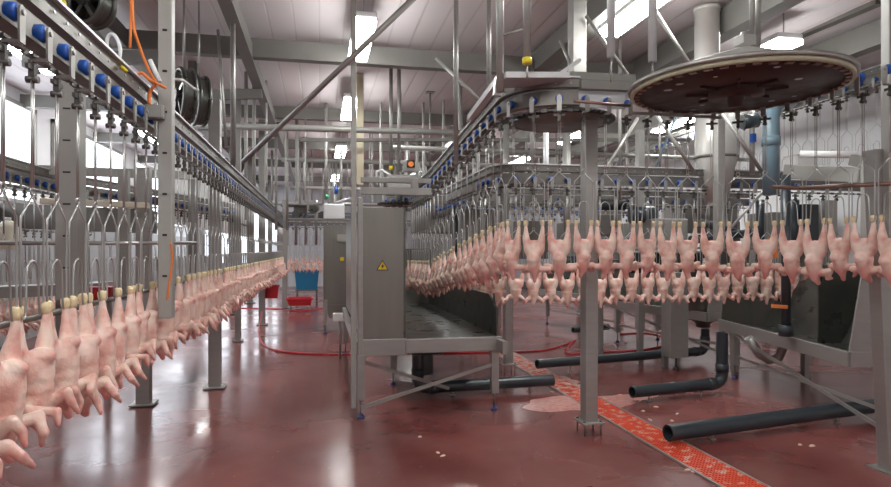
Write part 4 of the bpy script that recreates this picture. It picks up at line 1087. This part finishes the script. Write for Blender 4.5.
# distant rows of shackles that cannot be counted
def far_row(pts, label):
    m = MB()
    for p, tt in resample([Vector(q) for q in pts], .2, .05):
        o = len(m.v); m2 = MB(); m2.m = 0; wheel_mb(m2, 6); m2.m = 1; clamp_mb(m2); m2.m = 2; shackle_wire(m2, 3, .006)
        z = math.atan2(tt.y, tt.x); R3 = Matrix.Rotation(z+PI, 3, 'Z')
        m.v += [tuple(R3@Vector(v)+p) for v in m2.v]; m.f += [tuple(i+o for i in f) for f in m2.f]; m.mi += m2.mi; m.sm += m2.sm
    ob = m.build('shackle_row', ['blue', 'chain', 'wire']); tag(ob, label, 'shackles', kind='stuff')
far_row([(1.8, 11.6, 2.45), (8.0, 11.6, 2.45)], 'hazy row of distant shackles behind the rear cross track')
far_row([(2.2, 14.4, 2.5), (8.2, 14.4, 2.5)], 'farthest hazy row of shackles on the right side')
far_row([(2.35, 9.6, 2.42), (2.35, 14.0, 2.42)], 'receding hazy row of shackles beyond the descending rail')
far_row([(7.2, 12.0, 3.85), (7.2, 19.0, 3.85)], 'far end of the high shackle row along the right wall')
far_row([(-1.6, 21.5, 2.75), (3.0, 21.5, 2.75)], 'tiny shackles on the farthest cross track at the end of the aisle')
for z, y, lab in ((2.52, 11.6, 'grey beam carrying the hazy distant shackles'), (2.57, 14.4, 'grey beam carrying the farthest right shackles')):
    b = MB(); b.box((4.9, y, z), (6.6, .08, .08)); tag(b.build('cross_beam', 'steel_dark'), lab, 'beam')
# many thin drop rods and tubes under the far ceiling
q = random.Random(21); first = None
for k in range(52):
    x = q.uniform(-.9, 7.4); y = q.uniform(9.5, 22)
    if -.2 < x < .25: x += 1.2
    zb = q.uniform(2.5, 2.9)
    if first is None:
        b = MB(); b.cyl((0, 0, 0), (0, 0, 1), 1, 8); first = b.build('hanging_rod', 'beam_light'); o = first
    else: o = copy_obj(first)
    o.location = (x, y, zb); r = q.choice((.014, .018, .025, .035)); o.scale = (r, r, CEIL-zb)
    tag(o, 'thin distant rod hanging from the ceiling at the far end', 'rod', 'distant hanging rods')
for (ya, z, xa_, xb_, r, lab) in ((10.2, 3.35, 1.2, 8.2, .04, 'pale pipe crossing the right hall behind the bend'), (13.0, 3.5, -.8, 8.2, .05, 'pale pipe crossing the whole far hall'), (16.8, 3.3, -.8, 8.2, .05, 'farther crossing pipe below the ceiling beams'), (20, 3.1, -1.5, 7, .05, 'farthest crossing pipe at the end of the hall')):
    b = MB(); b.cyl((xa_, ya, z), (xb_, ya, z), r, 10); tag(b.build('ceiling_pipe', 'beam_light'), lab, 'pipe')
# dark plumbing and drives behind the lower birds
cluster('dark plumbing with bends behind the middle lower birds', [(735, 262, 7.9, .3, .2, .3, 'steel_dark')], [(690, 240, 760, 232, 7.7, .055, 'pvc'), (760, 200, 760, 262, 7.7, .055, 'pvc'), (716, 205, 716, 262, 7.8, .03, 'steel')])
cluster('row of dark motors low behind the upper row middle', [(640, 262, 8.4, .5, .3, .3, 'pvc'), (615, 270, 8.5, .3, .3, .3, 'steel_dark')], [(560, 262, 600, 262, 8.6, .09, 'pvc'), (680, 258, 700, 258, 8.3, .10, 'black')])
cluster('dark cabinet frame behind the densest descending birds', [(475, 240, 9.9, .5, .4, 1.0, 'steel_dark'), (530, 240, 9.6, .5, .3, .6, 'steel_dark')], [(455, 205, 455, 262, 9.8, .05, 'pvc')])

# remove prototypes that were never used
for o in [SHK, SHF]+CH['front']+CH['spread']+CH['plump']:
    if o.name not in PROTO_USED:
        for k in KIDS[o.name]: bpy.data.objects.remove(k)
        bpy.data.objects.remove(o)

# ------------------------------------------------------------------ world, camera
w = bpy.data.worlds.new('w'); bpy.context.scene.world = w; w.use_nodes = True
w.node_tree.nodes['Background'].inputs[0].default_value = (.9, .95, 1, 1); w.node_tree.nodes['Background'].inputs[1].default_value = .3
cd = bpy.data.cameras.new('camera'); cam = bpy.data.objects.new('camera', cd); C.objects.link(cam)
cam.location = (0, 0, EYE); cam.rotation_euler = (PI/2, 0, -YAW); cd.sensor_width = 36; cd.lens = F/891*36; cd.shift_y = 6.5/891; cd.clip_start = .05
s = bpy.context.scene; s.camera = cam
s.view_settings.view_transform = 'Standard'; s.view_settings.look = 'None'; s.view_settings.gamma = 1; s.view_settings.exposure = .66
s.view_settings.use_curve_mapping = False
s.cycles.use_denoising = True; s.cycles.max_bounces = 7; s.cycles.diffuse_bounces = 4; s.cycles.glossy_bounces = 4; s.cycles.sample_clamp_indirect = 6
